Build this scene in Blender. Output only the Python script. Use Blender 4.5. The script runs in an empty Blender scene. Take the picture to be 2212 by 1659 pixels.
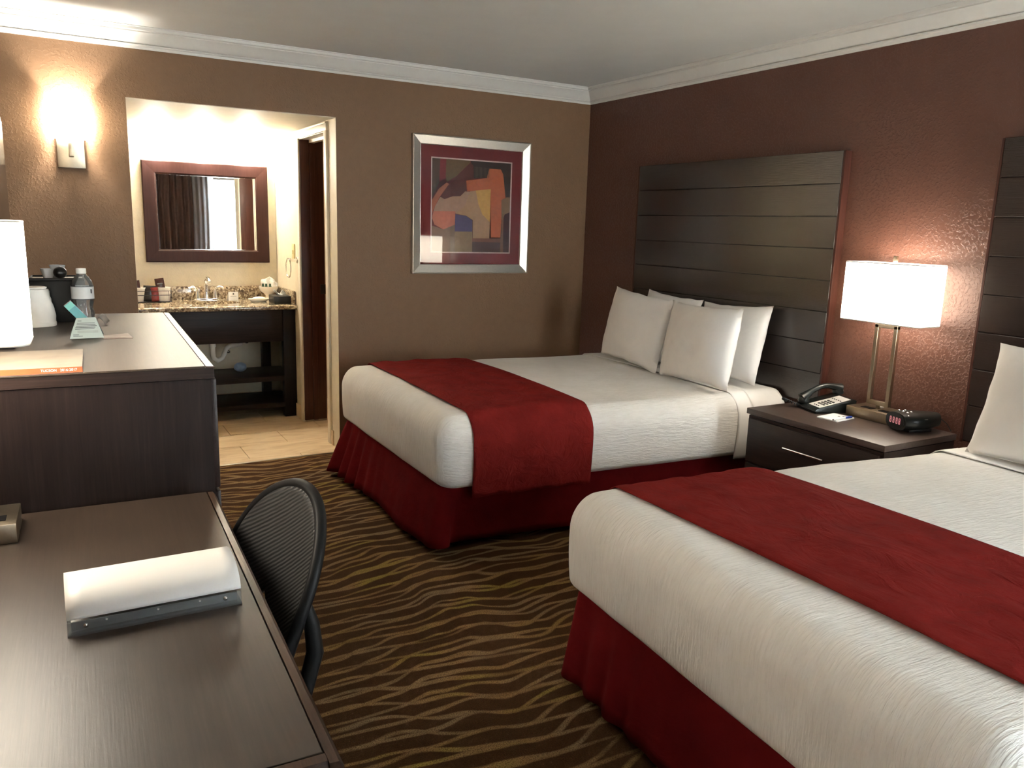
import bpy, bmesh, math, random
from mathutils import Vector, Matrix, noise as mnoise
random.seed(7)
scene = bpy.context.scene
col = scene.collection
R = math.radians

# ---------------------------------------------------------------- camera
F_PX, W_PX = 1719.29, 2212.0
cam_d = bpy.data.cameras.new('camera'); cam = bpy.data.objects.new('camera', cam_d); col.objects.link(cam)
cam_d.sensor_width = 36.0; cam_d.sensor_fit = 'HORIZONTAL'; cam_d.lens = 36.0 * F_PX / W_PX; cam_d.clip_start = 0.02
def cam_matrix(yaw, pitch, roll, loc):
    yaw, pitch, roll = R(yaw), R(pitch), R(roll)
    f = Vector((math.sin(yaw)*math.cos(pitch), math.cos(yaw)*math.cos(pitch), math.sin(pitch)))
    r = Vector((math.cos(yaw), -math.sin(yaw), 0)); u = r.cross(f)
    r2 = math.cos(roll)*r + math.sin(roll)*u; u2 = -math.sin(roll)*r + math.cos(roll)*u
    m = Matrix((r2, u2, -f)).transposed().to_4x4(); m.translation = loc
    return m
cam.matrix_world = cam_matrix(29.987, -11.187, 1.734, (0, 0, 1.46))
scene.camera = cam

# ---------------------------------------------------------------- world, exposure
world = bpy.data.worlds.new('world'); scene.world = world; world.use_nodes = True
wn = world.node_tree; bgn = wn.nodes['Background']
bgn.inputs['Color'].default_value = (0.86, 0.95, 0.97, 1); bgn.inputs['Strength'].default_value = 21.0
scene.view_settings.view_transform = 'Standard'; scene.view_settings.look = 'None'
scene.view_settings.gamma = 1.0; scene.view_settings.use_curve_mapping = False
scene.view_settings.exposure = 1.56
POWER = dict(night=2.2, desk=2.0, sconce=18.0, bath=2.0)
WARM = (1.0, 0.84, 0.66)

# ---------------------------------------------------------------- room numbers (metres)
XL, XR, YB, YF, ZC = -0.52, 3.384, 4.871, -1.25, 2.42
OX0, OX1, OZ = 0.395, 1.536, 2.072          # alcove opening in the back wall
AX0, AX1, AY = -0.02, 1.540, 6.450          # alcove shell
DY0, DY1, DZ = 5.10, 5.70, 2.012            # bathroom doorway in the alcove's right wall
WX0, WX1, WZ0, WZ1 = 2.30, 3.00, 0.25, 2.12  # window behind the camera
VX0, VX1 = 0.82, 1.10                      # added unseen window behind the camera, for more daylight on the beds

# ---------------------------------------------------------------- materials
def srgb(r, g, b):
    f = lambda c: (c/255/12.92) if c/255 <= 0.04045 else ((c/255+0.055)/1.055)**2.4
    return (f(r), f(g), f(b), 1)
class NT:
    def __init__(s, name):
        s.m = bpy.data.materials.new(name); s.m.use_nodes = True; s.t = s.m.node_tree; s.n = s.t.nodes
        s.b = s.n['Principled BSDF']; s.out = s.n['Material Output']
    def new(s, typ, **kw):
        n = s.n.new(typ)
        for k, v in kw.items():
            if k[0] == '_': setattr(n, k[1:], v)
            else: n.inputs[k].default_value = v
        return n
    def link(s, a, b): s.t.links.new(a, b)
    def coord(s, scale=(1,1,1), rot=(0,0,0), out='Object'):
        tc = s.new('ShaderNodeTexCoord'); mp = s.new('ShaderNodeMapping'); mp.inputs['Scale'].default_value = scale
        mp.inputs['Rotation'].default_value = rot
        s.link(tc.outputs[out], mp.inputs['Vector']); return mp.outputs['Vector']
    def noise(s, vec, scale, detail=4, rough=0.55, dist=0):
        n = s.new('ShaderNodeTexNoise', Scale=scale, Detail=detail, Roughness=rough, Distortion=dist); s.link(vec, n.inputs['Vector']); return n.outputs['Fac']
    def ramp(s, fac, stops):
        n = s.new('ShaderNodeValToRGB'); cr = n.color_ramp
        while len(cr.elements) > 1: cr.elements.remove(cr.elements[-1])
        cr.elements[0].position = stops[0][0]; cr.elements[0].color = stops[0][1]
        for p, c in stops[1:]:
            e = cr.elements.new(p); e.color = c
        s.link(fac, n.inputs['Fac']); return n.outputs['Color']
    def math(s, op, a, b=None):
        n = s.new('ShaderNodeMath', _operation=op)
        for i, v in enumerate((a, b)):
            if v is None: continue
            if isinstance(v, (int, float)): n.inputs[i].default_value = v
            else: s.link(v, n.inputs[i])
        return n.outputs[0]
    def mix(s, fac, a, b):
        n = s.new('ShaderNodeMix', _data_type='RGBA')
        for k, v in ((0, fac), (6, a), (7, b)):
            if isinstance(v, (int, float, tuple)): n.inputs[k].default_value = v
            else: s.link(v, n.inputs[k])
        return n.outputs[2]
    def bump(s, h, strength, dist=0.01):
        n = s.new('ShaderNodeBump', Strength=strength, Distance=dist); s.link(h, n.inputs['Height']); s.link(n.outputs['Normal'], s.b.inputs['Normal'])
    def base(s, c, rough=0.5, metal=0.0, spec=0.5):
        if isinstance(c, tuple): s.b.inputs['Base Color'].default_value = c
        else: s.link(c, s.b.inputs['Base Color'])
        s.b.inputs['Roughness'].default_value = rough; s.b.inputs['Metallic'].default_value = metal
        s.b.inputs['Specular IOR Level'].default_value = spec
def sc(c, k): return (min(c[0]*k,1), min(c[1]*k,1), min(c[2]*k,1), 1)
def plain(name, c, rough=0.5, metal=0.0, var=0.06, nscale=30, bump=0.0, bscale=200, spec=0.5, coat=0):
    t = NT(name); v = t.coord()
    t.base(t.ramp(t.noise(v, nscale, 3), [(0.3, sc(c, 1-var)), (0.7, sc(c, 1+var))]), rough, metal, spec)
    if bump: t.bump(t.noise(v, bscale, 2), bump, 0.002)
    if coat: t.b.inputs['Coat Weight'].default_value = coat; t.b.inputs['Coat Roughness'].default_value = 0.15
    return t.m
def wood(name, c, axis, rough=0.38, k=1.6, bump=0.12, coat=0.0, spec=0.3):
    t = NT(name); s = [55, 55, 55]; s[axis] = 2.2
    v = t.coord(tuple(s)); f = t.noise(v, 1.6, 6, 0.62, 0.6)
    s2 = [260, 260, 260]; s2[axis] = 9; g = t.noise(t.coord(tuple(s2)), 1.0, 3)
    t.base(t.ramp(t.math('ADD', t.math('MULTIPLY', f, 0.7), t.math('MULTIPLY', g, 0.3)), [(0.32, sc(c, 1/k)), (0.5, c), (0.68, sc(c, k))]), rough, 0, spec)
    t.bump(g, bump, 0.0015)
    if coat: t.b.inputs['Coat Weight'].default_value = coat; t.b.inputs['Coat Roughness'].default_value = 0.3
    return t.m
def wallpaint(name, c, bump=0.35, rough=0.55, spec=0.35):
    t = NT(name); v = t.coord()
    big = t.noise(v, 22, 3); fine = t.noise(v, 75, 4, 0.6)
    blob = t.ramp(fine, [(0.50, (0,0,0,1)), (0.62, (1,1,1,1))])
    t.base(t.ramp(big, [(0.3, sc(c, 0.965)), (0.7, sc(c, 1.035))]), rough, 0, spec)
    t.bump(t.math('ADD', blob, t.math('MULTIPLY', big, 0.6)), bump, 0.004)
    return t.m
def emit(name, c, strength, trans=0.0):
    t = NT(name); e = t.new('ShaderNodeEmission', Color=c, Strength=strength)
    d = t.new('ShaderNodeBsdfDiffuse', Color=(0.85, 0.83, 0.78, 1)); tr = t.new('ShaderNodeBsdfTranslucent', Color=(0.9, 0.87, 0.8, 1))
    mx = t.new('ShaderNodeMixShader', Fac=trans); t.link(d.outputs[0], mx.inputs[1]); t.link(tr.outputs[0], mx.inputs[2])
    a = t.new('ShaderNodeAddShader'); t.link(mx.outputs[0], a.inputs[0]); t.link(e.outputs[0], a.inputs[1])
    t.link(a.outputs[0], t.out.inputs['Surface']); return t.m
def glass(name, c=(1,1,1,1), rough=0.0, alpha=None):
    t = NT(name); t.b.inputs['Base Color'].default_value = c; t.b.inputs['Roughness'].default_value = rough
    t.b.inputs['Transmission Weight'].default_value = 1.0; t.b.inputs['IOR'].default_value = 1.45; return t.m
def pane(name, facing=0.06):
    # thin clear sheet: passes light straight through and mirrors a few percent of it
    t = NT(name); tr = t.new('ShaderNodeBsdfTransparent'); g = t.new('ShaderNodeBsdfGlossy', Roughness=0.01)
    fr = t.new('ShaderNodeFresnel', IOR=1.5); mx = t.new('ShaderNodeMixShader')
    t.link(fr.outputs[0], mx.inputs[0]); t.link(tr.outputs[0], mx.inputs[1]); t.link(g.outputs[0], mx.inputs[2]); t.link(mx.outputs[0], t.out.inputs['Surface']); return t.m

M = {}
M['wall_tan'] = wallpaint('tan orange-peel paint', srgb(121, 92, 66), 0.30)
M['wall_brown'] = wallpaint('red brown orange-peel paint', srgb(92, 59, 47), 0.42, 0.42, 0.5)
M['wall_cream'] = wallpaint('cream paint', srgb(216, 205, 182), 0.18)
M['wall_bath'] = wallpaint('bathroom tan paint', srgb(196, 160, 124), 0.15)
M['ceiling'] = plain('ceiling white', srgb(194, 193, 187), 0.85, var=0.02, nscale=6, bump=0.15, bscale=90)
M['trim'] = plain('white gloss trim paint', srgb(206, 203, 196), 0.4, var=0.02)
M['casing'] = plain('cream gloss casing paint', srgb(226, 216, 198), 0.4, var=0.02)
M['dark'] = wood('dark stained oak', srgb(46, 33, 29), 1, 0.42, 1.5)
M['dark_x'] = wood('dark stained oak grain across', srgb(38, 28, 25), 0, 0.42, 1.5, 0.12, 0.0, 0.15)
M['dark_z'] = wood('dark stained oak upright grain', srgb(32, 23, 21), 2, 0.45, 1.5, 0.12, 0.0, 0.15)
M['desktop'] = wood('desk top laminate', srgb(60, 49, 41), 1, 0.40, 1.22, 0.10, 0.0, 0.4)
M['drestop'] = wood('cabinet top laminate', srgb(64, 54, 46), 1, 0.40, 1.22, 0.08, 0.0, 0.2)
M['edgeband'] = wood('worn wood edge band', srgb(70, 52, 42), 1, 0.35, 1.5, 0.3)
M['nighttop'] = wood('nightstand top laminate', srgb(72, 58, 52), 1, 0.4, 1.3, 0.08, 0.0, 0.4)
M['plank'] = wood('headboard plank veneer', srgb(40, 29, 25), 1, 0.26, 1.5, 0.30, 0.0, 0.9)
M['plank_edge'] = wood('headboard edge red veneer', srgb(66, 36, 28), 2, 0.4, 1.4)
M['jamb'] = wood('red brown door jamb', srgb(72, 38, 28), 2, 0.4, 1.4)
M['mirror_frame'] = wood('espresso mirror frame', srgb(50, 29, 25), 2, 0.45, 1.25, 0.05, 0.0, 0.15)
M['chrome'] = plain('chrome', (0.85, 0.84, 0.82, 1), 0.08, 1.0, 0.02)
M['nickel'] = plain('brushed nickel', srgb(178, 164, 142), 0.34, 1.0, 0.05, 120)
M['silver'] = plain('champagne silver frame', srgb(206, 200, 190), 0.36, 0.9, 0.04, 90)
M['black'] = plain('black plastic', srgb(22, 22, 22), 0.3, var=0.1)
M['black_matte'] = plain('black matte plastic', srgb(20, 19, 19), 0.5, var=0.1, spec=0.2)
M['rubber'] = plain('dark rubber', srgb(30, 29, 28), 0.7)
M['phone'] = plain('dark greenish telephone plastic', srgb(26, 30, 28), 0.28, var=0.08)
M['white_paper'] = plain('white paper', srgb(240, 240, 238), 0.7, var=0.02)
M['white_plastic'] = plain('white plastic', srgb(232, 230, 224), 0.35, var=0.02)
M['ceramic'] = plain('white ceramic', srgb(240, 235, 224), 0.2, var=0.02)
M['ink'] = plain('printed ink', srgb(70, 72, 76), 0.7)
M['ink_soft'] = plain('pale printed ink', srgb(150, 158, 156), 0.7)
M['blue'] = plain('blue pen plastic', srgb(38, 66, 150), 0.35)
M['teal'] = plain('teal card', srgb(54, 132, 142), 0.5)
M['teal_light'] = plain('light teal card', srgb(90, 170, 168), 0.5)
M['orange'] = plain('orange spine', srgb(186, 74, 34), 0.6)
M['cover'] = plain('magazine cover', srgb(138, 126, 112), 0.5, var=0.15, nscale=14)
M['card_grey'] = plain('grey green card', srgb(160, 172, 170), 0.6, var=0.02)
M['green'] = plain('green bottle plastic', srgb(22, 74, 44), 0.35)
M['packet'] = plain('dark foil packet', srgb(62, 34, 30), 0.3, var=0.35, nscale=40)
M['packet_red'] = plain('dark red foil packet', srgb(120, 34, 34), 0.3, var=0.3, nscale=40)
M['wire'] = plain('black wire', srgb(26, 20, 18), 0.4)
M['ivory'] = plain('ivory switch plastic', srgb(206, 190, 132), 0.4)
M['drape'] = plain('brown drape cloth', srgb(104, 78, 66), 0.85, var=0.12, nscale=20)
M['grey_cloth'] = plain('grey plastic', srgb(150, 146, 140), 0.45)
M['tray_grey'] = plain('dark grey tray', srgb(92, 88, 84), 0.5)
M['beige'] = plain('beige seat pad', srgb(150, 130, 104), 0.7)
M['clearwrap'] = glass('clear plastic wrap', (0.95, 0.95, 0.95, 1), 0.18)
M['screen'] = plain('television screen', srgb(14, 14, 18), 0.12)
M['tan_tile'] = None

def cloth_white():
    t = NT('white matelasse coverlet'); tc = t.new('ShaderNodeTexCoord')
    sx = t.new('ShaderNodeSeparateXYZ'); t.link(tc.outputs['Normal'], sx.inputs[0])
    side = t.math('GREATER_THAN', t.math('ABSOLUTE', sx.outputs['Y']), 0.62)
    a = t.noise(t.coord((14, 120, 14)), 1.0, 3, 0.6, 0.5); b = t.noise(t.coord((16, 40, 130)), 1.0, 3, 0.6, 0.5)
    mx = t.new('ShaderNodeMix'); t.link(side, mx.inputs[0]); t.link(a, mx.inputs[2]); t.link(b, mx.inputs[3])
    h = mx.outputs[0]; big = t.noise(t.coord(), 5, 2)
    t.base(t.ramp(t.math('ADD', t.math('MULTIPLY', h, 0.5), t.math('MULTIPLY', big, 0.5)), [(0.3, srgb(226, 221, 213)), (0.7, srgb(242, 238, 232))]), 0.85, 0, 0.2)
    t.bump(h, 0.9, 0.006); return t.m
M['coverlet'] = cloth_white()
def linen(name, c, bump=0.25):
    t = NT(name); v = t.coord(); w = t.noise(v, 6, 3, 0.5, 0.8); f = t.noise(v, 700, 1)
    t.base(t.ramp(w, [(0.3, sc(c, 0.97)), (0.7, sc(c, 1.03))]), 0.8, 0, 0.2)
    t.bump(t.math('ADD', w, t.math('MULTIPLY', f, 0.03)), bump, 0.02); return t.m
M['sheet'] = linen('white sheet cotton', srgb(240, 237, 232), 0.12)
M['pillow'] = linen('white pillow cotton', srgb(240, 236, 231), 0.3)
def red_cloth(name, c, wr):
    t = NT(name); v = t.coord(); w = t.noise(t.coord((4, 2.2, 4)), 3.0, 5, 0.55, 1.4); f = t.noise(v, 420, 2)
    t.base(t.ramp(t.noise(v, 9, 3), [(0.3, sc(c, 0.85)), (0.7, sc(c, 1.15))]), 0.85, 0, 0.03)
    t.bump(t.math('ADD', w, t.math('MULTIPLY', f, 0.05)), wr, 0.02); return t.m
M['runner'] = red_cloth('wine red bed scarf cloth', srgb(120, 35, 32), 0.9)
M['skirt'] = red_cloth('wine red bed skirt cloth', srgb(104, 24, 25), 0.2)
def carpet():
    t = NT('brown carpet with wavy lines'); tc = t.new('ShaderNodeTexCoord'); sep = t.new('ShaderNodeSeparateXYZ'); t.link(tc.outputs['Object'], sep.inputs[0])
    def lines(freq, amp, sc3, lo, hi, dist):
        n = t.noise(t.coord(sc3), 1.0, 2, 0.5, dist)
        ph = t.math('ADD', t.math('MULTIPLY', sep.outputs['Y'], freq), t.math('MULTIPLY', n, amp))
        s = t.math('SINE', ph); wd = t.noise(t.coord((2.5, 9, 1)), 1.0, 2)
        s = t.math('ADD', s, t.math('MULTIPLY', t.math('SUBTRACT', wd, 0.5), 1.1))
        return t.ramp(s, [(lo, (0,0,0,1)), (hi, (1,1,1,1))])
    a = lines(84, 30, (1.9, 1.0, 1), 0.60, 0.95, 0.3); b = lines(66, 36, (1.5, 0.8, 1.3), 0.66, 0.98, 0.3)
    pile = t.noise(t.coord((1, 1, 1)), 260, 2, 0.7)
    m = t.math('MAXIMUM', a, b); m = t.math('MULTIPLY', m, t.ramp(pile, [(0.34, (0.12,)*3+(1,)), (0.56, (1,1,1,1))]))
    tint = t.noise(t.coord((1.0, 2.2, 1)), 2.2, 2)
    lc = t.ramp(tint, [(0.35, srgb(140, 118, 88)), (0.55, srgb(148, 116, 74)), (0.68, srgb(150, 130, 62))])
    bc = t.ramp(pile, [(0.3, srgb(54, 33, 17)), (0.7, srgb(82, 53, 29))])
    t.base(t.mix(m, bc, lc), 0.95, 0, 0.1); t.bump(pile, 0.6, 0.006); return t.m
M['carpet'] = carpet()
def tile_mat():
    t = NT('sand porcelain tile'); v = t.coord((1.6, 6.5, 1)); f = t.noise(v, 2.0, 5, 0.55, 1.2)
    t.base(t.ramp(f, [(0.3, srgb(202, 172, 134)), (0.5, srgb(222, 196, 160)), (0.7, srgb(234, 212, 180))]), 0.32, 0, 0.45); return t.m
M['tan_tile'] = tile_mat(); M['grout'] = plain('tile grout', srgb(150, 120, 88), 0.9)
def granite():
    t = NT('speckled granite'); v = t.coord()
    vo = t.new('ShaderNodeTexVoronoi', Scale=75.0); t.link(v, vo.inputs['Vector']); n = t.noise(v, 60, 5, 0.7)
    c1 = t.ramp(vo.outputs['Color'], [(0.15, srgb(84, 70, 58)), (0.35, srgb(150, 132, 108)), (0.6, srgb(190, 172, 144)), (0.85, srgb(216, 202, 174))])
    t.base(t.mix(t.ramp(n, [(0.42, (0,0,0,1)), (0.52, (1,1,1,1))]), srgb(112, 94, 76), c1), 0.14, 0, 0.5); return t.m
M['granite'] = granite()
def mesh_cloth():
    t = NT('black ribbed chair mesh'); w = t.new('ShaderNodeTexWave', Scale=38.0, Distortion=1.0); w.bands_direction = 'DIAGONAL'
    t.link(t.coord((1, 1, 1)), w.inputs['Vector']); t.base(t.ramp(w.outputs['Fac'], [(0.2, srgb(20, 20, 20)), (0.8, srgb(52, 50, 48))]), 0.55)
    t.bump(w.outputs['Fac'], 0.5, 0.004); return t.m
M['chairmesh'] = mesh_cloth()
def photo_print():
    t = NT('postcard landscape print'); f = t.noise(t.coord((8, 60, 1)), 1.0, 4)
    t.base(t.ramp(f, [(0.3, srgb(62, 42, 38)), (0.5, srgb(120, 98, 90)), (0.7, srgb(210, 204, 198))]), 0.35); return t.m
M['photo'] = photo_print()
M['shade'] = emit('glowing linen lamp shade', (1.0, 0.95, 0.86, 1), 1.35, 0.75)
M['shade_bright'] = emit('bright glowing linen lamp shade', (1.0, 0.95, 0.86, 1), 4.0, 0.75)
M['sconce_glass'] = emit('glowing frosted sconce glass', (1.0, 0.95, 0.86, 1), 3.2, 0.75)
M['globe'] = emit('glowing frosted bulb glass', (1.0, 0.95, 0.87, 1), 29.0, 0.5)
M['clock_red'] = emit('red clock digits', (1.0, 0.03, 0.16, 1), 0.10)
M['mirror'] = plain('mirror glass', (0.86, 0.87, 0.86, 1), 0.01, 1.0, 0.0)
M['pane'] = pane('clear picture glass'); M['window_glass'] = pane('window glass')
def acrylic():
    t = NT('frosted white acrylic'); t.base(srgb(244, 242, 238), 0.35, 0, 0.4)
    t.b.inputs['Subsurface Weight'].default_value = 0.25; t.b.inputs['Subsurface Radius'].default_value = (0.02, 0.02, 0.02); return t.m
M['acrylic'] = acrylic()
def sheer():
    t = NT('white sheer curtain'); tr = t.new('ShaderNodeBsdfTranslucent', Color=(0.92, 0.95, 1, 1)); tp = t.new('ShaderNodeBsdfTransparent')
    mx = t.new('ShaderNodeMixShader', Fac=0.4); t.link(tr.outputs[0], mx.inputs[1]); t.link(tp.outputs[0], mx.inputs[2]); t.link(mx.outputs[0], t.out.inputs['Surface']); return t.m
M['sheer'] = sheer()
def thin_clear(name, white, c):
    t = NT(name); tr = t.new('ShaderNodeBsdfTransparent', Color=c); g = t.new('ShaderNodeBsdfGlossy', Roughness=0.04); d = t.new('ShaderNodeBsdfDiffuse', Color=(0.85, 0.86, 0.86, 1))
    lw = t.new('ShaderNodeLayerWeight', Blend=0.35); m1 = t.new('ShaderNodeMixShader', Fac=white); m2 = t.new('ShaderNodeMixShader')
    t.link(tr.outputs[0], m1.inputs[1]); t.link(d.outputs[0], m1.inputs[2]); t.link(lw.outputs['Fresnel'], m2.inputs[0]); t.link(m1.outputs[0], m2.inputs[1]); t.link(g.outputs[0], m2.inputs[2]); t.link(m2.outputs[0], t.out.inputs['Surface']); return t.m
M['water'] = thin_clear('clear bottle plastic', 0.10, (0.93, 0.95, 0.95, 1))
M['clearwrap'] = thin_clear('clear plastic wrap', 0.45, (0.96, 0.96, 0.96, 1))
M['label'] = plain('bottle label', srgb(196, 198, 198), 0.4, var=0.03)

# ---------------------------------------------------------------- mesh helpers
class B:
    def __init__(s): s.bm = bmesh.new()
    def box(s, x0, x1, y0, y1, z0, z1, bev=0.0, seg=2):
        r = bmesh.ops.create_cube(s.bm, size=1.0); vs = r['verts']
        for v in vs: v.co = Vector(((x0+x1)/2 + v.co.x*(x1-x0), (y0+y1)/2 + v.co.y*(y1-y0), (z0+z1)/2 + v.co.z*(z1-z0)))
        if bev:
            es = list({e for v in vs for e in v.link_edges}); bmesh.ops.bevel(s.bm, geom=es, offset=bev, segments=seg, affect='EDGES', profile=0.5)
        return s
    def prism(s, poly, z0, z1, ax='z', bev=0):
        def P(a, b, c): return {'z': (a, b, c), 'y': (a, c, b), 'x': (c, a, b)}[ax]
        lo = [s.bm.verts.new(P(a, b, z0)) for a, b in poly]; hi = [s.bm.verts.new(P(a, b, z1)) for a, b in poly]
        n = len(poly); fs = [s.bm.faces.new(lo), s.bm.faces.new(hi)]
        for i in range(n): fs.append(s.bm.faces.new((lo[i], lo[(i+1) % n], hi[(i+1) % n], hi[i])))
        if bev: bmesh.ops.bevel(s.bm, geom=list({e for f in fs[:2] for e in f.edges}), offset=bev, segments=2, affect='EDGES', profile=0.5)
        return s
    def grid(s, fn, nu, nv, close_u=False, close_v=False):
        g = [[s.bm.verts.new(fn(i/(nu if close_u else nu-1), j/(nv if close_v else nv-1))) for j in range(nv)] for i in range(nu)]
        for i in range(nu if close_u else nu-1):
            for j in range(nv if close_v else nv-1):
                s.bm.faces.new((g[i][j], g[(i+1) % nu][j], g[(i+1) % nu][(j+1) % nv], g[i][(j+1) % nv]))
        return g
    def lathe(s, prof, n=24, c=(0, 0, 0), cap=True):
        rings = [[s.bm.verts.new((c[0]+r*math.cos(2*math.pi*i/n), c[1]+r*math.sin(2*math.pi*i/n), c[2]+z)) for i in range(n)] for r, z in prof]
        for a, b in zip(rings, rings[1:]):
            for i in range(n): s.bm.faces.new((a[i], a[(i+1) % n], b[(i+1) % n], b[i]))
        if cap:
            for ring in (rings[0], rings[-1]): s.bm.faces.new(ring)
        return s
    def tube(s, pts, r, n=10, cap=True):
        pts = [Vector(p) for p in pts]; rs = r if isinstance(r, (list, tuple)) else [r]*len(pts); rings = []
        up = None
        for i, p in enumerate(pts):
            d = (pts[min(i+1, len(pts)-1)] - pts[max(i-1, 0)]).normalized()
            if up is None: up = d.orthogonal().normalized()
            up = (up - d*up.dot(d)).normalized(); sd = d.cross(up)
            rings.append([s.bm.verts.new(p + rs[i]*(math.cos(2*math.pi*k/n)*up + math.sin(2*math.pi*k/n)*sd)) for k in range(n)])
        for a, b in zip(rings, rings[1:]):
            for i in range(n): s.bm.faces.new((a[i], a[(i+1) % n], b[(i+1) % n], b[i]))
        if cap: s.bm.faces.new(rings[0]); s.bm.faces.new(rings[-1])
        return s
    def ball(s, c, r, sub=3, squash=(1, 1, 1)):
        q = bmesh.ops.create_icosphere(s.bm, subdivisions=sub, radius=1.0)
        for v in q['verts']: v.co = Vector((c[0]+v.co.x*r*squash[0], c[1]+v.co.y*r*squash[1], c[2]+v.co.z*r*squash[2]))
        return s
    def xf(s, m):
        bmesh.ops.transform(s.bm, matrix=m, verts=s.bm.verts); return s
    def build(s, name, mat, parent=None, smooth=40, solid=0.0, label=None):
        bmesh.ops.recalc_face_normals(s.bm, faces=s.bm.faces)
        me = bpy.data.meshes.new(name); s.bm.to_mesh(me); s.bm.free()
        mats = mat if isinstance(mat, list) else [mat]
        for m in mats: me.materials.append(M[m] if isinstance(m, str) else m)
        o = bpy.data.objects.new(name, me); col.objects.link(o)
        if parent is not None: o.parent = parent
        if smooth:
            for p in me.polygons: p.use_smooth = True
            me.set_sharp_from_angle(angle=R(smooth))
        if solid:
            md = o.modifiers.new('thickness', 'SOLIDIFY'); md.thickness = solid; md.offset = 0
        if label: o['label'] = label
        return o
def thing(name, label, cat, loc=(0, 0, 0), rz=0.0, group=None):
    o = bpy.data.objects.new(name, None); col.objects.link(o); o.empty_display_size = 0.05
    o.location = loc; o.rotation_euler = (0, 0, R(rz)); o['label'] = label; o['category'] = cat
    if group: o['group'] = group
    return o
def tag(o, label, cat, group=None, loc=None, rz=None):
    o['label'] = label; o['category'] = cat
    if group: o['group'] = group
    if loc is not None: o.location = loc
    if rz is not None: o.rotation_euler = (0, 0, R(rz))
    return o
def struct(o, label=None):
    o['kind'] = 'structure'
    if label: o['label'] = label
    return o
def copy_tree(o, parent=None):
    c = o.copy(); col.objects.link(c); c.parent = parent
    for ch in list(o.children): copy_tree(ch, c)
    return c
def point(name, parent, loc, watt, radius=0.03, color=WARM):
    l = bpy.data.lights.new(name, 'POINT'); l.energy = watt; l.color = color; l.shadow_soft_size = radius
    o = bpy.data.objects.new(name, l); col.objects.link(o); o.parent = parent; o.location = loc; return o
def text_mesh(body, size, mat, parent, m, name='lettering', align='CENTER'):
    c = bpy.data.curves.new('t', 'FONT'); c.body = body; c.size = size; c.align_x = align; c.align_y = 'CENTER'; c.extrude = 0.0002
    o = bpy.data.objects.new('t', c); col.objects.link(o); dg = bpy.context.evaluated_depsgraph_get()
    me = bpy.data.meshes.new_from_object(o.evaluated_get(dg)); col.objects.unlink(o); bpy.data.objects.remove(o)
    me.materials.clear(); me.materials.append(M[mat]); q = bpy.data.objects.new(name, me); col.objects.link(q); q.parent = parent; q.matrix_local = m; return q
def rrect(w, h, r, n=6, cx=0, cy=0):
    pts = []
    for qx, qy, a0 in ((1, 1, 0), (-1, 1, 90), (-1, -1, 180), (1, -1, 270)):
        for k in range(n+1):
            a = R(a0 + 90*k/n); pts.append((cx + qx*(w/2-r) + r*math.cos(a), cy + qy*(h/2-r) + r*math.sin(a)))
    return pts
def nz(x, y, z=0.0): return mnoise.noise(Vector((x, y, z)))

# ================================================================ THE SETTING
T = 0.12
b = B(); b.box(XL-0.2, XR+0.2, YF-0.2, 4.838, -0.1, 0.0); struct(b.build('floor', 'carpet', smooth=0), 'brown carpet woven with tan wavy lines')
# alcove tile floor: grout bed and 31 x 62 cm tiles in running bond
fl = struct(B().box(AX0-0.1, 2.75, 4.838, 6.7, -0.1, -0.006).build('floor_alcove', 'grout', smooth=0), 'sand coloured tiled floor of the vanity alcove')
for row in range(6):
    y0 = max(4.91 - 0.305 + 0.305*row, 4.842); y1 = 4.91 + 0.305*row
    off = 0.975 if row % 2 else 1.286
    x = off - 0.622*3
    while x < 2.7:
        xa, xb = max(x, AX0), min(x+0.622, 2.7)
        if xb - xa > 0.05:
            B().box(xa+0.0015, xb-0.0015, y0+0.0015, y1-0.0015, -0.02, 0.0, 0.0012, 1).build('floor_tile', 'tan_tile', fl, smooth=0)
        x += 0.622
B().box(OX0, OX1, 4.828, 4.842, -0.02, 0.004, 0.002).build('threshold_strip', 'nickel', fl)
# back wall with the alcove opening
b = B(); b.box(XL-T, OX0, YB, YB+T, 0, ZC+0.05); b.box(OX1, XR+T, YB, YB+T, 0, ZC+0.05); b.box(OX0, OX1, YB, YB+T, OZ, ZC+0.05)
struct(b.build('wall_back', 'wall_tan', smooth=0), 'tan textured wall with the alcove opening')
struct(B().box(XR, XR+T, YF-T, YB, 0, ZC+0.05).build('wall_right', 'wall_brown', smooth=0), 'red brown textured accent wall behind the headboards')
struct(B().box(XL-T, XL, YF-T, YB, 0, ZC+0.05).build('wall_left', 'wall_tan', smooth=0))
b = B(); b.box(XL, VX0, YF-T, YF, 0, ZC); b.box(VX1, WX0, YF-T, YF, 0, ZC); b.box(VX0, VX1, YF-T, YF, 0, WZ0); b.box(VX0, VX1, YF-T, YF, WZ1, ZC); b.box(WX1, XR, YF-T, YF, 0, ZC); b.box(WX0, WX1, YF-T, YF, 0, WZ0); b.box(WX0, WX1, YF-T, YF, WZ1, ZC)
struct(b.build('wall_front', 'wall_tan', smooth=0))
struct(B().box(XL-T, XR+T, YF-T, YB, ZC, ZC+0.1).build('ceiling', 'ceiling', smooth=0), 'pale smooth ceiling')
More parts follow.
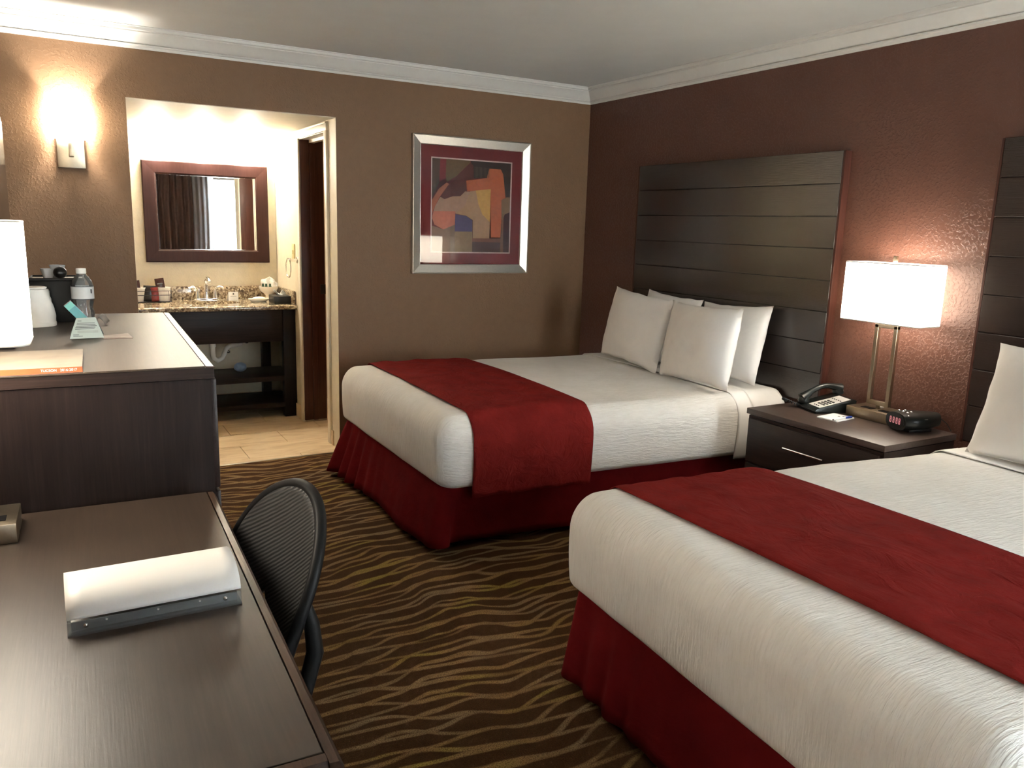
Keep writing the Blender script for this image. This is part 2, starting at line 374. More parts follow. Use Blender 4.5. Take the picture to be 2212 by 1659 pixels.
# alcove shell and the bathroom beyond it
struct(B().box(AX0-T, AX1+0.162, AY, AY+T, 0, 2.2).build('wall_alcove_back', 'wall_cream', smooth=0), 'cream wall behind the vanity')
struct(B().box(AX0-T, AX0, YB+T, AY, 0, 2.2).build('wall_alcove_left', 'wall_cream', smooth=0))
b = B(); b.box(AX1, AX1+0.162, YB+T, DY0, 0, 2.2); b.box(AX1, AX1+0.162, DY1, AY, 0, 2.2); b.box(AX1, AX1+0.162, DY0, DY1, DZ, 2.2)
struct(b.build('wall_alcove_right', 'wall_cream', smooth=0), 'cream side wall with the bathroom doorway')
struct(B().box(AX0-T, 2.8, YB+T, AY+T, OZ, OZ+0.1).build('ceiling_alcove', 'wall_cream', smooth=0), 'low cream ceiling of the alcove')
B_ = B(); B_.box(2.7, 2.8, YB+T, AY+0.2, 0, 2.2); B_.box(AX1+0.162, 2.8, AY, AY+T, 0, 2.2); struct(B_.build('wall_bathroom', 'wall_bath', smooth=0))
# jamb skins of the opening (bullnose plaster edge in cream paint)
b = B(); b.box(OX1-0.001, OX1+0.006, YB+0.004, YB+T+0.01, 0, OZ); b.box(OX0-0.006, OX0+0.001, YB+0.004, YB+T, 0, OZ); b.box(OX0, OX1, YB+0.004, YB+T, OZ-0.004, OZ+0.002)
struct(b.build('trim_1', 'wall_cream', smooth=0), 'cream painted returns of the alcove opening')
# bathroom doorway: dark jamb lining with strike plate, white casing and head
dr = bpy.data.objects.new('door_1', None); col.objects.link(dr); dr['kind'] = 'structure'; dr['label'] = 'open bathroom doorway with dark wooden jamb'
B().box(AX1-0.004, AX1+0.16, DY1-0.004, DY1+0.03, 0.012, DZ-0.004, 0.003).build('jamb', 'jamb', dr)
B().box(AX1+0.06, AX1+0.095, DY1-0.016, DY1-0.003, 0.012, DZ-0.004, 0.002).build('door_stop', 'jamb', dr)
B().box(AX1-0.004, AX1+0.166, DY0-0.03, DY0+0.004, 0.0, DZ-0.004, 0.003).build('jamb', 'jamb', dr)
b = B(); b.box(AX1-0.004, AX1+0.166, DY0, DY1, DZ-0.006, DZ+0.02); b.box(AX1+0.06, AX1+0.095, DY0, DY1, DZ-0.026, DZ); b.build('head_jamb', 'casing', dr)
b = B(); b.box(AX1-0.016, AX1+0.001, DY0-0.058, DY1+0.058, DZ-0.002, DZ+0.052, 0.004); b.box(AX1-0.022, AX1+0.001, DY0-0.058, DY1+0.058, DZ+0.04, DZ+0.052, 0.003); b.build('head_casing', 'casing', dr)
for ya, yb in ((DY0-0.058, DY0-0.004), (DY1+0.004, DY1+0.058)): B().box(AX1-0.016, AX1+0.001, ya, yb, 0.0, DZ+0.0, 0.004).build('side_casing', 'casing', dr)
B().box(AX1+0.125, AX1+0.163, DY1-0.008, DY1-0.002, 0.94, 1.01, 0.002).build('strike_plate', 'black', dr)
t = thing('bathroom_ceiling_light', 'round ceiling light inside the bathroom', 'ceiling light', (2.2, 5.9, OZ), 0)
B().lathe([(0.14, -0.002), (0.145, -0.02), (0.12, -0.03)], 32).build('rim', 'nickel', t); B().lathe([(0.125, -0.022), (0.11, -0.06), (0.06, -0.085), (0.005, -0.092)], 32).build('glass_dome', 'shade', t, 80)
point('bathroom_bulb_light', t, (0, 0, -0.16), POWER['bath'], 0.08)
# crown moulding, mitred runs
CROWN = [(0, -0.100), (0.008, -0.100), (0.010, -0.088), (0.022, -0.085), (0.024, -0.080), (0.017, -0.077), (0.026, -0.071), (0.036, -0.056), (0.054, -0.036), (0.070, -0.027), (0.070, -0.021), (0.086, -0.019), (0.088, -0.006), (0.092, -0.004), (0.092, 0.0), (0, 0.0)]
def crown(name, fn):
    b = B(); rings = [[b.bm.verts.new(fn(p, end)+(ZC+z,)) for p, z in CROWN] for end in (0, 1)]
    n = len(CROWN)
    for i in range(n): b.bm.faces.new((rings[0][i], rings[0][(i+1) % n], rings[1][(i+1) % n], rings[1][i]))
    for r_ in rings: b.bm.faces.new(r_)
    return struct(b.build(name, 'trim', smooth=25), None)
crown('trim_2', lambda p, e: ((XL+p) if e == 0 else (XR-p), YB-p))['label'] = 'white crown moulding along the tan back wall'
crown('trim_3', lambda p, e: (XR-p, (YF+p) if e == 0 else (YB-p)))['label'] = 'white crown moulding along the red brown wall'
crown('trim_4', lambda p, e: (XL+p, (YF+p) if e == 0 else (YB-p))); crown('trim_5', lambda p, e: ((XL+p) if e == 0 else (XR-p), YF+p))
struct(B().box(OX1+0.003, XR, YB-0.012, YB, 0, 0.09, 0.003).build('baseboard_back', 'casing'))
struct(B().box(XR-0.012, XR, YF, YB-0.012, 0, 0.09, 0.003).build('baseboard_right', 'casing'))
b = B(); b.box(AX1-0.012, AX1, DY1+0.06, AY, 0, 0.10, 0.003); b.box(AX1-0.012, AX1, YB+T, DY0-0.06, 0, 0.10, 0.003); b.box(AX0, AX1, AY-0.012, AY, 0, 0.10, 0.003)
struct(b.build('baseboard_alcove', 'tan_tile'))

# window seen in the vanity mirror, plus an unseen one added for daylight
for wn_, xa0, xa1, lab in ((1, WX0, WX1, 'bright window between the drapes, seen in the vanity mirror'), (2, VX0, VX1, 'added unseen window behind the camera, for more daylight')):
    wd = bpy.data.objects.new('window_%d' % wn_, None); col.objects.link(wd); wd['kind'] = 'structure'; wd['label'] = lab
    b = B(); fy0, fy1 = YF-0.09, YF-0.04; xm = 2.75 if wn_ == 1 else (xa0+xa1)/2
    for xa, xb, za, zb in ((xa0, xa1, WZ0, WZ0+0.05), (xa0, xa1, WZ1-0.05, WZ1), (xa0, xa0+0.05, WZ0, WZ1), (xa1-0.05, xa1, WZ0, WZ1), (xm-0.015, xm+0.015, WZ0, WZ1)): b.box(xa, xb, fy0, fy1, za, zb, 0.004)
    b.build('window_frame', 'trim', wd)
    for xa, xb in ((xa0+0.05, xm-0.015), (xm+0.015, xa1-0.05)): B().box(xa, xb, fy0+0.02, fy0+0.026, WZ0+0.05, WZ1-0.05).build('pane', 'window_glass', wd, smooth=0)
    B().box(xa0-0.03, xa1+0.03, YF-0.02, YF+0.03, WZ0-0.03, WZ0, 0.004).build('window_sill', 'trim', wd)
    pl = bpy.data.lights.new('window_portal', 'AREA'); pl.shape = 'RECTANGLE'; pl.size = xa1-xa0; pl.size_y = WZ1-WZ0; pl.cycles.is_portal = True
    po = bpy.data.objects.new('window_portal', pl); col.objects.link(po); po.location = ((xa0+xa1)/2, YF-0.115, (WZ0+WZ1)/2); po.rotation_euler = (R(-90), 0, 0)
def curtain(name, x0, x1, y, z0, z1, folds, amp, mat, label, cat, solid):
    b = B(); b.grid(lambda u, v: (x0+(x1-x0)*u + 0.02*nz(u*6, v*2), y + amp*math.sin(u*folds*2*math.pi + 1.2*nz(u*4, v*1.5, 3)) * (0.7+0.3*v), z1+(z0-z1)*v), int(folds*14)+2, 10)
    o = tag(b.build(name, mat, smooth=80, solid=solid), label, cat); return o
curtain('drape', 1.18, 2.02, YF+0.13, 0.05, 2.24, 9, 0.035, 'drape', 'brown pleated drape left of the bright window in the mirror', 'curtain', 0.004)
curtain('drape', 2.74, 3.12, YF+0.13, 0.05, 2.24, 5, 0.035, 'drape', 'narrow brown drape right of the bright window in the mirror', 'curtain', 0.004)
curtain('sheer_curtain', 1.2, 2.36, YF+0.06, 0.06, 2.24, 16, 0.018, 'sheer', 'pale sheer curtain beside the bright window in the mirror', 'curtain', 0)
curtain('sheer_curtain', 0.74, 1.17, YF+0.06, 0.06, 2.24, 6, 0.018, 'sheer', 'narrow sheer curtain over the added unseen window behind the camera', 'curtain', 0)  # out of view, belongs to the window added for daylight
r_ = thing('curtain_rod', 'curtain rod above the window behind the bed', 'rod', (0, 0, 0))
B().tube([(0.62, YF+0.10, 2.26), (3.16, YF+0.10, 2.26)], 0.012).build('rod', 'nickel', r_)
for x in (0.66, 3.12): B().box(x-0.01, x+0.01, YF, YF+0.10, 2.25, 2.27).build('bracket', 'nickel', r_)

# ================================================================ BEDS
BL, BW, ZT, ZB, BR, BRZ = 1.95, 1.46, 0.645, 0.312, 0.085, 0.115
def axis_samples(h0, h1, r, m):
    a = [h0 + r*(1-math.tan(R(45*(1-k/6)))) for k in range(7)]
    mid = [h0+r + (h1-h0-2*r)*k/(m+1) for k in range(1, m+1)]
    return a + mid + [h0+h1-x for x in reversed(a)]
def rounded_block(x0, x1, y0, y1, z0, z1, mx, my, mz, post):
    b = B(); xs, ys = axis_samples(x0, x1, BR, mx), axis_samples(y0, y1, BR, my)
    zs = [z0 + 0.045*(1-math.tan(R(45*(1-k/4)))) for k in range(5)] + [z0+0.045+(z1-z0-0.045-BRZ)*k/4 for k in (1, 2, 3)] + [z1-BRZ*(1-math.tan(R(45*k/8))) for k in range(9)]
    def P(x, y, z):
        rz = BRZ if z > (z0+z1)/2 else 0.045
        q = Vector((min(max(x, x0+BR), x1-BR), min(max(y, y0+BR), y1-BR), min(max(z, z0+0.045), z1-BRZ)))
        d = Vector(((x-q.x)/BR, (y-q.y)/BR, (z-q.z)/rz))
        if d.length > 1e-9: d.normalize()
        return post(Vector((q.x+d.x*BR, q.y+d.y*BR, q.z+d.z*rz)))
    def face(A, C, f):
        g = [[b.bm.verts.new(P(*f(a, c))) for c in C] for a in A]
        for i in range(len(A)-1):
            for j in range(len(C)-1): b.bm.faces.new((g[i][j], g[i+1][j], g[i+1][j+1], g[i][j+1]))
    for z in (z0, z1): face(xs, ys, lambda a, c: (a, c, z))
    for x in (x0, x1): face(ys, zs, lambda a, c: (x, a, c))
    for y in (y0, y1): face(xs, zs, lambda a, c: (a, y, c))
    bmesh.ops.remove_doubles(b.bm, verts=b.bm.verts, dist=1e-5); return b
def shear(o, k):
    for v in o.data.vertices: v.co.y -= k*v.co.x
    return o
def crown_z(x, y): return 0.014*(1-(2*x/BL-1)**2)*(1-(2*y/BW)**2)
def bed_post(seed):
    def post(p):
        k = max(0.0, (p.z-ZB)/(ZT-ZB))
        n = 0.005*nz(p.x*3.1+seed, p.y*2.7, p.z*3) + 0.0025*nz(p.x*9, p.y*8+seed, p.z*9)
        z = p.z + k*(crown_z(p.x, p.y) + n); mid = math.sin(math.pi*min(max(k, 0), 1))
        x = p.x + (n - 0.006*mid if p.x < 0.06 else 0); y = p.y + (0.010*mid + n)*(1 if p.y > 0 else -1)*(1 if abs(p.y) > BW/2-BR*1.2 else 0)
        return Vector((x, y, z))
    return post
def band(u0, u1, off, zn, zf, nu, wr=0.0, seed=0.0, name='band', mat='sheet', parent=None, solid=0.003, du=None):
    hw = BW/2 + off; r = BR + off; rz_ = BRZ + off; b = B()
    arc = lambda k: (math.sin(R(90*k)), math.cos(R(90*k)))
    prof = []
    n1 = 12
    for k in range(n1): prof.append((-hw, zn + (ZT-BRZ-zn)*k/n1))
    for k in range(9): s, c = arc(k/8); prof.append((-hw + r*(1-c), ZT-BRZ + rz_*s))
    for k in range(1, 40): prof.append((-hw+r + (2*hw-2*r)*k/40, ZT+off))
    for k in range(9): s, c = arc(1-k/8); prof.append((hw - r*(1-c), ZT-BRZ + rz_*s))
    for k in range(1, n1+1): prof.append((hw, ZT-BRZ - (ZT-BRZ-zf)*k/n1))
    np_ = len(prof)
    def fn(u, v):
        y, z = prof[min(int(round(v*(np_-1))), np_-1)]; x = u0 + (u1-u0)*u
        if du: x += du(u, y, z)
        side = abs(y) > hw-r*0.6
        k = min(max((z-ZB)/(ZT-ZB), 0), 1)
        w = wr*(0.5*nz(x*5+seed, y*3.2, z*3) + 0.35*nz(x*14+seed, y*6, z*5) + 0.3*max(0, nz(x*4-y*2.6+seed, y*1.1, 4.4))) + wr*0.25
        edge = min(u, 1-u); w *= min(1, edge*14+0.15)
        if side: return Vector((x, y + (1 if y > 0 else -1)*(0.012*math.sin(math.pi*k) + w + 0.004 + max(0, (ZB+0.1-z))*0.04*math.sin(x*34+seed)), z))
        return Vector((x, y, z + crown_z(x, y) + w + 0.006))
    b.grid(fn, nu, np_); return b.build(name, mat, parent, 80, solid)
def pillow(W, H, Tk, seed):
    b = B()
    def fn(u, v, s):
        a, c = 2*u-1, 2*v-1
        t = Tk/2*max(0, 1-abs(a)**2.6)**0.55*max(0, 1-abs(c)**2.6)**0.55*(1 + 0.10*nz(a*1.5+seed, c*1.5, s)) + 0.004*nz(a*5+seed, c*5, s)*(1-a*a)*(1-c*c)
        pinch = 1 - 0.055*(1-abs(c)**2.2)*abs(a)**3; pinch2 = 1 - 0.07*(1-abs(a)**2.2)*abs(c)**3
        return Vector((a*W/2*pinch + 0.006*nz(c*3, seed), s*t, (c*H/2)*pinch2 + 0.006*nz(a*3, seed+2)))
    b.grid(lambda u, v: fn(u, v, 1), 33, 27); b.grid(lambda u, v: fn(u, v, -1), 33, 27)
    bmesh.ops.remove_doubles(b.bm, verts=b.bm.verts, dist=0.0008); return b
def make_bed(label, loc, rz, sh, seed, flare):
    t = thing('bed', label, 'bed', loc, rz)
    shear(rounded_block(0, BL, -BW/2, BW/2, ZB, ZT, 22, 18, 3, bed_post(seed)).build('coverlet', 'coverlet', t, 80), sh)
    shear(band(1.60, 1.70, 0.001, ZB+0.0, ZB+0.0, 8, 0, seed, 'sheet_fold', 'sheet', t, 0.004), sh)
    shear(band(1.70, BL-0.03, -0.001, ZB+0.0, ZB+0.0, 12, 0.004, seed+3, 'top_sheet', 'sheet', t, 0.003), sh)
    # box spring and gathered skirt
    B().box(0.06, BL-0.02, -BW/2+0.10, BW/2-0.10, 0.12, 0.31, 0.02).build('box_spring', 'sheet', t)
    hx, hy = 0.030, BW/2-0.040; P = []
    def seg(a, c, n):
        for k in range(n): P.append((a[0]+(c[0]-a[0])*k/n, a[1]+(c[1]-a[1])*k/n))
    rc = 0.05
    seg((BL-0.02, -hy), (hx+rc, -hy), 90)
    for k in range(8): a = R(270-90*k/8); P.append((hx+rc+rc*math.cos(a), -hy+rc+rc*math.sin(a)))
    seg((hx, -hy+rc), (hx, hy-rc), 120)
    for k in range(8): a = R(180-90*k/8); P.append((hx+rc+rc*math.cos(a), hy-rc+rc*math.sin(a)))
    seg((hx+rc, hy), (BL-0.02, hy), 60); P.append((BL-0.02, hy))
    b = B(); NP = len(P)
    def sk(u, v):
        i = min(int(round(u*(NP-1))), NP-1); p = Vector(P[i]); a = Vector(P[max(i-1, 0)]); c = Vector(P[min(i+1, NP-1)])
        d = (c-a).normalized(); n = Vector((-d.y, d.x)); n = -n if n.dot(Vector((p.x-BL/2, p.y))) < 0 else n
        s = i*0.0125; wf, wn = max(0.0, -n.x), max(0.0, -n.y); far = max(0.0, min(1.0, (p.y/hy-0.15)/0.7))*wf
        ff = far*(math.sin(p.y*52+1.3*nz(p.y*5, seed)) + 0.6*nz(p.y*11, seed+1)) + (1-far)*0.9*nz(p.y*4.2, seed+2) + 0.3*nz(p.y*13, seed+3)
        fs = 0.9*nz(p.x*2.6, seed+5) + 0.3*nz(p.x*9, seed)
        fold = wf*ff + (1-wf)*fs
        out = v*(0.062*wf*(0.4+0.6*flare) + 0.045*far*flare - 0.055*wn) + (0.002+0.024*v**0.8)*fold*(0.35+0.65*flare)
        q = p + n*out
        return Vector((q.x, q.y, 0.345 + (0.035-0.345)*v + 0.004*nz(s*4, v)))
    b.grid(sk, NP, 9); shear(b.build('bed_skirt', 'skirt', t, 80, 0.003), sh)
    for x in (0.14, BL-0.2):
        for y in (-BW/2+0.16, BW/2-0.16):
            c = B(); c.tube([(x, y-0.012, 0.03), (x, y+0.012, 0.03)], 0.03, 16); c.tube([(x, y, 0.04), (x, y, 0.12)], 0.012, 8); c.build('caster', 'black_matte', t)
    return t
BED1 = ((1.400, 3.725, 0), -0.5, 0.068); BED2 = ((1.322, 1.292, 0), -4.0, 0.045)
make_bed('white bed next to the vanity alcove wall, under the fully visible headboard', *BED1, 1.3, 1.0)
make_bed('white bed in the foreground, cut off by the right edge', *BED2, 6.1, 0.25)
for (loc, rz, shr), lab, seed, zn, zf, du in ((BED1, 'wine red bed scarf across the bed near the alcove', 2.2, 0.285, 0.30, lambda u, y, z: 0.145+0.012*y), (BED2, 'wine red bed scarf across the foreground bed', 9.4, 0.30, 0.33, lambda u, y, z: 0.188-0.07*y)):
    o = band(0.0, 0.60, 0.004, zn, zf, 46, 0.020, seed, 'bed_scarf', 'runner', None, 0.003, du); shear(o, shr); tag(o, lab, 'bed scarf', loc=loc, rz=rz)
def put_pillow(label, x, y, zbase, W, H, Tk, lean, yaw, seed, roll=0):
    o = pillow(W, H, Tk, seed).build('pillow', 'pillow', None, 80); tag(o, label, 'pillow')
    # pillow stands on its long edge: local x along the bed's width, local y its thickness
    m = Matrix.Rotation(R(90+yaw), 4, 'Z') @ Matrix.Rotation(R(lean), 4, 'X') @ Matrix.Rotation(R(roll), 4, 'Y')
    z = zbase + H/2*math.cos(R(lean)) - 0.01
    o.matrix_world = Matrix.Translation((x + H/2*math.sin(R(lean))*1.0, y, z)) @ m
    return o
put_pillow('white pillow at the back of the alcove-side bed, mostly hidden at left', 3.19, 3.755, 0.672, 0.55, 0.435, 0.12, 14, -4, 1.0, -2)
put_pillow('white pillow at the back of the alcove-side bed, nearest the nightstand', 3.175, 3.205, 0.672, 0.55, 0.43, 0.13, 14, -4, 2.0, 3)
put_pillow('white pillow in front on the alcove-side bed, nearer the picture', 2.995, 3.79, 0.672, 0.61, 0.44, 0.15, 11, -4, 3.0, -3)
put_pillow('white pillow in front on the alcove-side bed, overlapping its neighbour', 2.945, 3.18, 0.672, 0.59, 0.43, 0.15, 11, -5, 4.0, 2)
put_pillow('white pillow on the foreground bed at the right edge', 2.99, 1.365, 0.672, 0.68, 0.44, 0.17, 17, -5, 5.0, 1)

# ================================================================ HEADBOARDS
def headboard(label, y0, y1):
    t = thing('headboard', label, 'headboard', (3.335, (y0+y1)/2, 0.0)); h = (y1-y0)/2
    B().box(0.012, 0.047, -h+0.004, h-0.004, 0.615, 1.866).build('back_panel', 'plank', t, 0)
    for s in (-1, 1): B().box(0.001, 0.047, s*h-(0.012 if s > 0 else 0), s*h+(0 if s > 0 else 0.012), 0.612, 1.866, 0.001, 1).build('edge_strip', 'plank_edge', t)
    z = 1.866
    for k in range(8):
        B().box(0.0, 0.0125, -h+0.0125, h-0.0125, z-0.1562+0.003, z, 0.0018, 1).build('plank', 'plank', t); z -= 0.1562
    return t
headboard('dark plank headboard behind the alcove-side bed', 2.650, 4.224)
headboard('dark plank headboard behind the foreground bed, cut off at right', 0.30, 1.916)

# ================================================================ NIGHTSTAND
t = thing('nightstand', 'dark two drawer nightstand between the beds', 'nightstand', (2.85, 1.928, 0), 0); NW, ND, NZ = 0.745, 0.485, 0.64
B().box(0, ND, 0, NW, NZ-0.028, NZ, 0.003).build('top', 'nighttop', t)
B().box(0.012, ND, 0.008, NW-0.008, 0.08, NZ-0.034).build('body', 'dark', t, 0)
B().box(0.05, ND, 0.02, NW-0.02, 0.0, 0.08).build('plinth', 'dark', t, 0)
for za, zb in ((0.385, NZ-0.045), (0.10, 0.375)):
    d = B().box(-0.006, 0.012, 0.022, NW-0.022, za, zb, 0.003).build('drawer', 'dark', t); zc = (za+zb)/2+0.02
    h = B(); h.tube([(-0.03, NW/2-0.11, zc), (-0.03, NW/2+0.11, zc)], 0.006, 10)
    for s in (-0.085, 0.085): h.tube([(-0.03, NW/2+s, zc), (-0.004, NW/2+s, zc)], 0.004, 8)
    h.build('handle', 'chrome', d, label='slim chrome bar handle')
B().box(0.10, ND-0.06, -0.004, 0.006, 0.12, NZ-0.10, 0.002).build('side_panel', 'dark', t)

# ================================================================ TABLE LAMPS
def lamp(label, loc, rz, watt, lname, bh=0.112, shade='shade'):
    t = thing('table_lamp', label, 'lamp', loc, rz, 'matching nickel table lamps')
    bs = B().box(-0.074, 0.074, -bh, bh, 0.0, 0.046, 0.002).build('base', 'nickel', t)
    for y in (-bh+0.05, 0.03):
        o = B().box(-0.046, -0.010, y-0.028, y+0.028, 0.046, 0.0475, 0.0005, 1).build('outlet', 'black_matte', bs)
    B().box(0.012, 0.03, -0.012, 0.012, 0.046, 0.053, 0.002).build('switch', 'white_plastic', bs)
    B().tube([(0, 0, 0.046), (0, 0, 0.078)], 0.009, 12).build('stem', 'nickel', t)
    f = B()
    for s in (-1, 1): f.box(-0.010, 0.010, s*0.048-0.009, s*0.048+0.009, 0.076, 0.432, 0.001, 1)
    f.box(-0.010, 0.010, -0.057, 0.057, 0.062, 0.082, 0.001, 1); f.box(-0.010, 0.010, -0.057, 0.057, 0.418, 0.436, 0.001, 1); f.build('upright_frame', 'nickel', t)
    sk = B(); sk.tube([(0, 0, 0.436), (0, 0, 0.51)], 0.014, 14); sk.build('socket', 'nickel', t)
    bl = B(); bl.lathe([(0.012, 0.50), (0.016, 0.52), (0.028, 0.55), (0.030, 0.575), (0.022, 0.60), (0.004, 0.608)], 16); bl.build('bulb', 'globe', t, 80)
    hp = B(); hp.tube([(0, 0.03, 0.50), (0, 0.06, 0.56), (0, 0.05, 0.64), (0, 0.0, 0.70), (0, -0.05, 0.64), (0, -0.06, 0.56), (0, -0.03, 0.50)], 0.0025, 6); hp.tube([(0, -0.19, 0.70), (0, 0.19, 0.70)], 0.0025, 6); hp.build('harp', 'nickel', t)
    sh = B(); pr = rrect(0.185, 0.40, 0.035, 8); n = len(pr)
    sh.grid(lambda u, v: (pr[int(round(u*n)) % n][0], pr[int(round(u*n)) % n][1], 0.447+0.262*v), n, 6, close_u=True)
    s = sh.build('shade', shade, t, 50, 0.003)
    for z in (0.4475, 0.7085):
        q = B(); q.tube([(x, y, z) for x, y in pr]+[pr[0]+(z,)], 0.0028, 6); q.build('shade_rim', 'white_plastic', s)
    B().box(-0.008, 0.008, -0.008, 0.008, 0.700, 0.742, 0.002).build('finial', 'nickel', t)
    point(lname, t, (0, 0, 0.645), watt, 0.03); return t
lamp('nickel table lamp with white shade on the nightstand', (3.262, 2.268, 0.64), 0, POWER['night'], 'nightstand_bulb_light')
lamp('nickel table lamp on the desk, cut off by the left edge', (-0.255, 2.082, 0.73), 88.1, POWER['desk'], 'desk_bulb_light', 0.145, 'shade_bright')

# ================================================================ ON THE NIGHTSTAND
t = thing('telephone', 'black desk telephone with white keypad on the nightstand', 'telephone', (3.185, 2.490, 0.64), -18)
b = B(); b.grid(lambda u, v: (0, 0, 0), 2, 2); b.bm.clear()
prof = [(-0.105, 0.0), (-0.112, 0.012), (-0.100, 0.024), (0.085, 0.066), (0.105, 0.060), (0.100, 0.012), (0.085, 0.0)]
b.prism(prof, -0.085, 0.085, 'y', 0.006); b.build('base', 'phone', t)
def on_slope(x, y, h): return Vector((x, y, 0.024 + (x+0.100)*(0.042/0.185) + h))
sl = math.atan2(0.042, 0.185)
fp = B().box(-0.082, 0.082, -0.046, 0.046, -0.002, 0.0015, 0.001, 1); fp.xf(Matrix.Translation(on_slope(-0.006, -0.034, 0.0008)) @ Matrix.Rotation(-sl, 4, 'Y')); fpo = fp.build('face_plate', 'white_plastic', t, label='white keypad plate')
def keys(x, ys, w, l):
    for y in ys:
        k = B().box(-l/2, l/2, -w/2, w/2, 0, 0.004, 0.001, 1); k.xf(Matrix.Translation(on_slope(x, y, 0.001)) @ Matrix.Rotation(-sl, 4, 'Y')); k.build('key', 'black', fpo)
for x in (-0.052, -0.036, -0.020, -0.004): keys(x, (-0.062, -0.042, -0.022), 0.013, 0.009)
keys(0.028, (-0.070, -0.054, -0.038, -0.022, -0.006), 0.008, 0.005); keys(-0.074, (-0.052, -0.036, -0.020), 0.008, 0.005)
hs = B(); pts, rad = [], []
for k in range(17):
    a = k/16; x = -0.098+0.20*a; pts.append((x, 0.052, 0.046 + (x+0.1)*0.227 + 0.034*math.sin(math.pi*a))); rad.append(0.013 + 0.013*abs(2*a-1)**3)
hs.tube(pts, rad, 14)
for x in (-0.088, 0.092): hs.lathe([(0.024, 0), (0.028, 0.010), (0.022, 0.026)], 16, (x, 0.052, 0.024 + (x+0.1)*0.227))
hso = hs.build('handset', 'phone', t, 60)
cd = [(-0.10+0.010*math.cos(k*1.1)-0.0012*k, 0.075+0.0022*k, 0.014+0.010*math.sin(k*1.1)) for k in range(70)]
cd = [(-0.112-0.05*math.sin(k/69*math.pi)+0.006*math.cos(k*1.25), 0.045+0.12*k/69, 0.010+0.022*math.sin(k/69*math.pi)+0.006*math.sin(k*1.25)) for k in range(70)]
B().tube(cd, 0.0022, 6).build('coiled_cord', 'black', t)
B().tube([(0.10, -0.05, 0.03), (0.125, -0.06, 0.035), (0.14, -0.062, 0.01), (0.15, -0.062, 0.004)], 0.0022, 6).build('line_cord', 'black', t)

t = thing('notepad', 'white notepad on the nightstand', 'notepad', (3.075, 2.345, 0.64), 6)
B().box(-0.068, 0.068, -0.052, 0.052, 0, 0.006, 0.0008, 1).build('sheets', 'white_paper', t)
b = B()
for x0, x1, y in ((0.02, 0.030, 0.0), (0.034, 0.046, -0.014)): b.box(x0, x1, y-0.006, y+0.004, 0.006, 0.0062)
b.build('printed_mark', 'ink', t, 0)
t = thing('pen', 'white ballpoint pen with blue cap lying on the notepad', 'pen', (3.062, 2.300, 0.6505), 2)
B().tube([(-0.062, 0, 0), (-0.058, 0, 0), (0.03, 0, 0)], [0.0025, 0.0042, 0.0042], 12).build('barrel', 'white_plastic', t)
B().tube([(0.022, 0, 0), (0.068, 0, 0), (0.070, 0, 0)], [0.005, 0.005, 0.003], 12).build('cap', 'blue', t)
B().tube([(-0.066, 0, 0), (-0.060, 0, 0)], [0.003, 0.003], 10).build('end_plug', 'black', t)

t = thing('alarm_clock', 'black rounded alarm clock radio with red digits on the nightstand', 'alarm clock', (3.215, 2.055, 0.64), -14)
b = B()
def ck(u, v):
    a = 2*math.pi*u; x = -0.095+0.21*v; k = 1-0.55*max(0, (v-0.3)/0.7)**1.6; k *= 0.84+0.16*min(1, v*5)
    c, s = math.cos(a), math.sin(a); sg = lambda q: (1 if q >= 0 else -1)*abs(q)**0.8
    return Vector((x, 0.072*k*sg(c), 0.044 + 0.040*(0.6+0.4*k)*sg(s)))
g = b.grid(ck, 32, 16, close_u=True); b.bm.faces.new([r[0] for r in g]); b.bm.faces.new([r[-1] for r in g]); body = b.build('body', 'phone', t, 50)
B().box(-0.06, 0.06, -0.045, 0.045, 0.0, 0.014, 0.004).build('foot', 'black', t)
lens = B(); lens.lathe([(0.001, 0), (0.034, 0.001), (0.034, 0.004), (0.001, 0.0055)], 28); lens.xf(Matrix.Translation((-0.0935, 0, 0.046)) @ Matrix.Scale(1.55, 4, (0, 1, 0)) @ Matrix.Rotation(R(-90), 4, 'Y')); ln = lens.build('display_lens', 'black', t)
b = B()
for y in (0.026, 0.008, -0.010, -0.026):
    for z in (0.036, 0.048): b.box(-0.1005, -0.0995, y-0.005, y-0.002, z, z+0.010); b.box(-0.1005, -0.0995, y+0.002, y+0.005, z, z+0.010)
    for z in (0.034, 0.046, 0.058): b.box(-0.1005, -0.0995, y-0.004, y+0.004, z, z+0.003)
b.build('digits', 'clock_red', ln, 0, label='glowing red clock digits')
for k, (x, y) in enumerate(((-0.055, 0.03), (-0.055, 0.005), (-0.055, -0.02), (-0.028, 0.025), (-0.028, -0.01), (-0.07, -0.042))):
    B().ball((x, y, 0.083 if abs(y) < 0.035 else 0.074), 0.007, 2, (1, 1, 0.6)).build('button', 'chrome', t)
b = B()
for k in range(4): b.box(-0.02+0.002*k, 0.012-0.004*k, -0.0655+0.001*k, -0.0635+0.001*k, 0.060-0.005*k, 0.062-0.005*k)
b.build('printed_mark', 'grey_cloth', t, 0)
B().tube([(0.11, 0, 0.046), (0.128, -0.015, 0.05), (0.142, -0.04, 0.03), (0.148, -0.06, 0.003)], 0.0024, 6).build('cord', 'black', t)

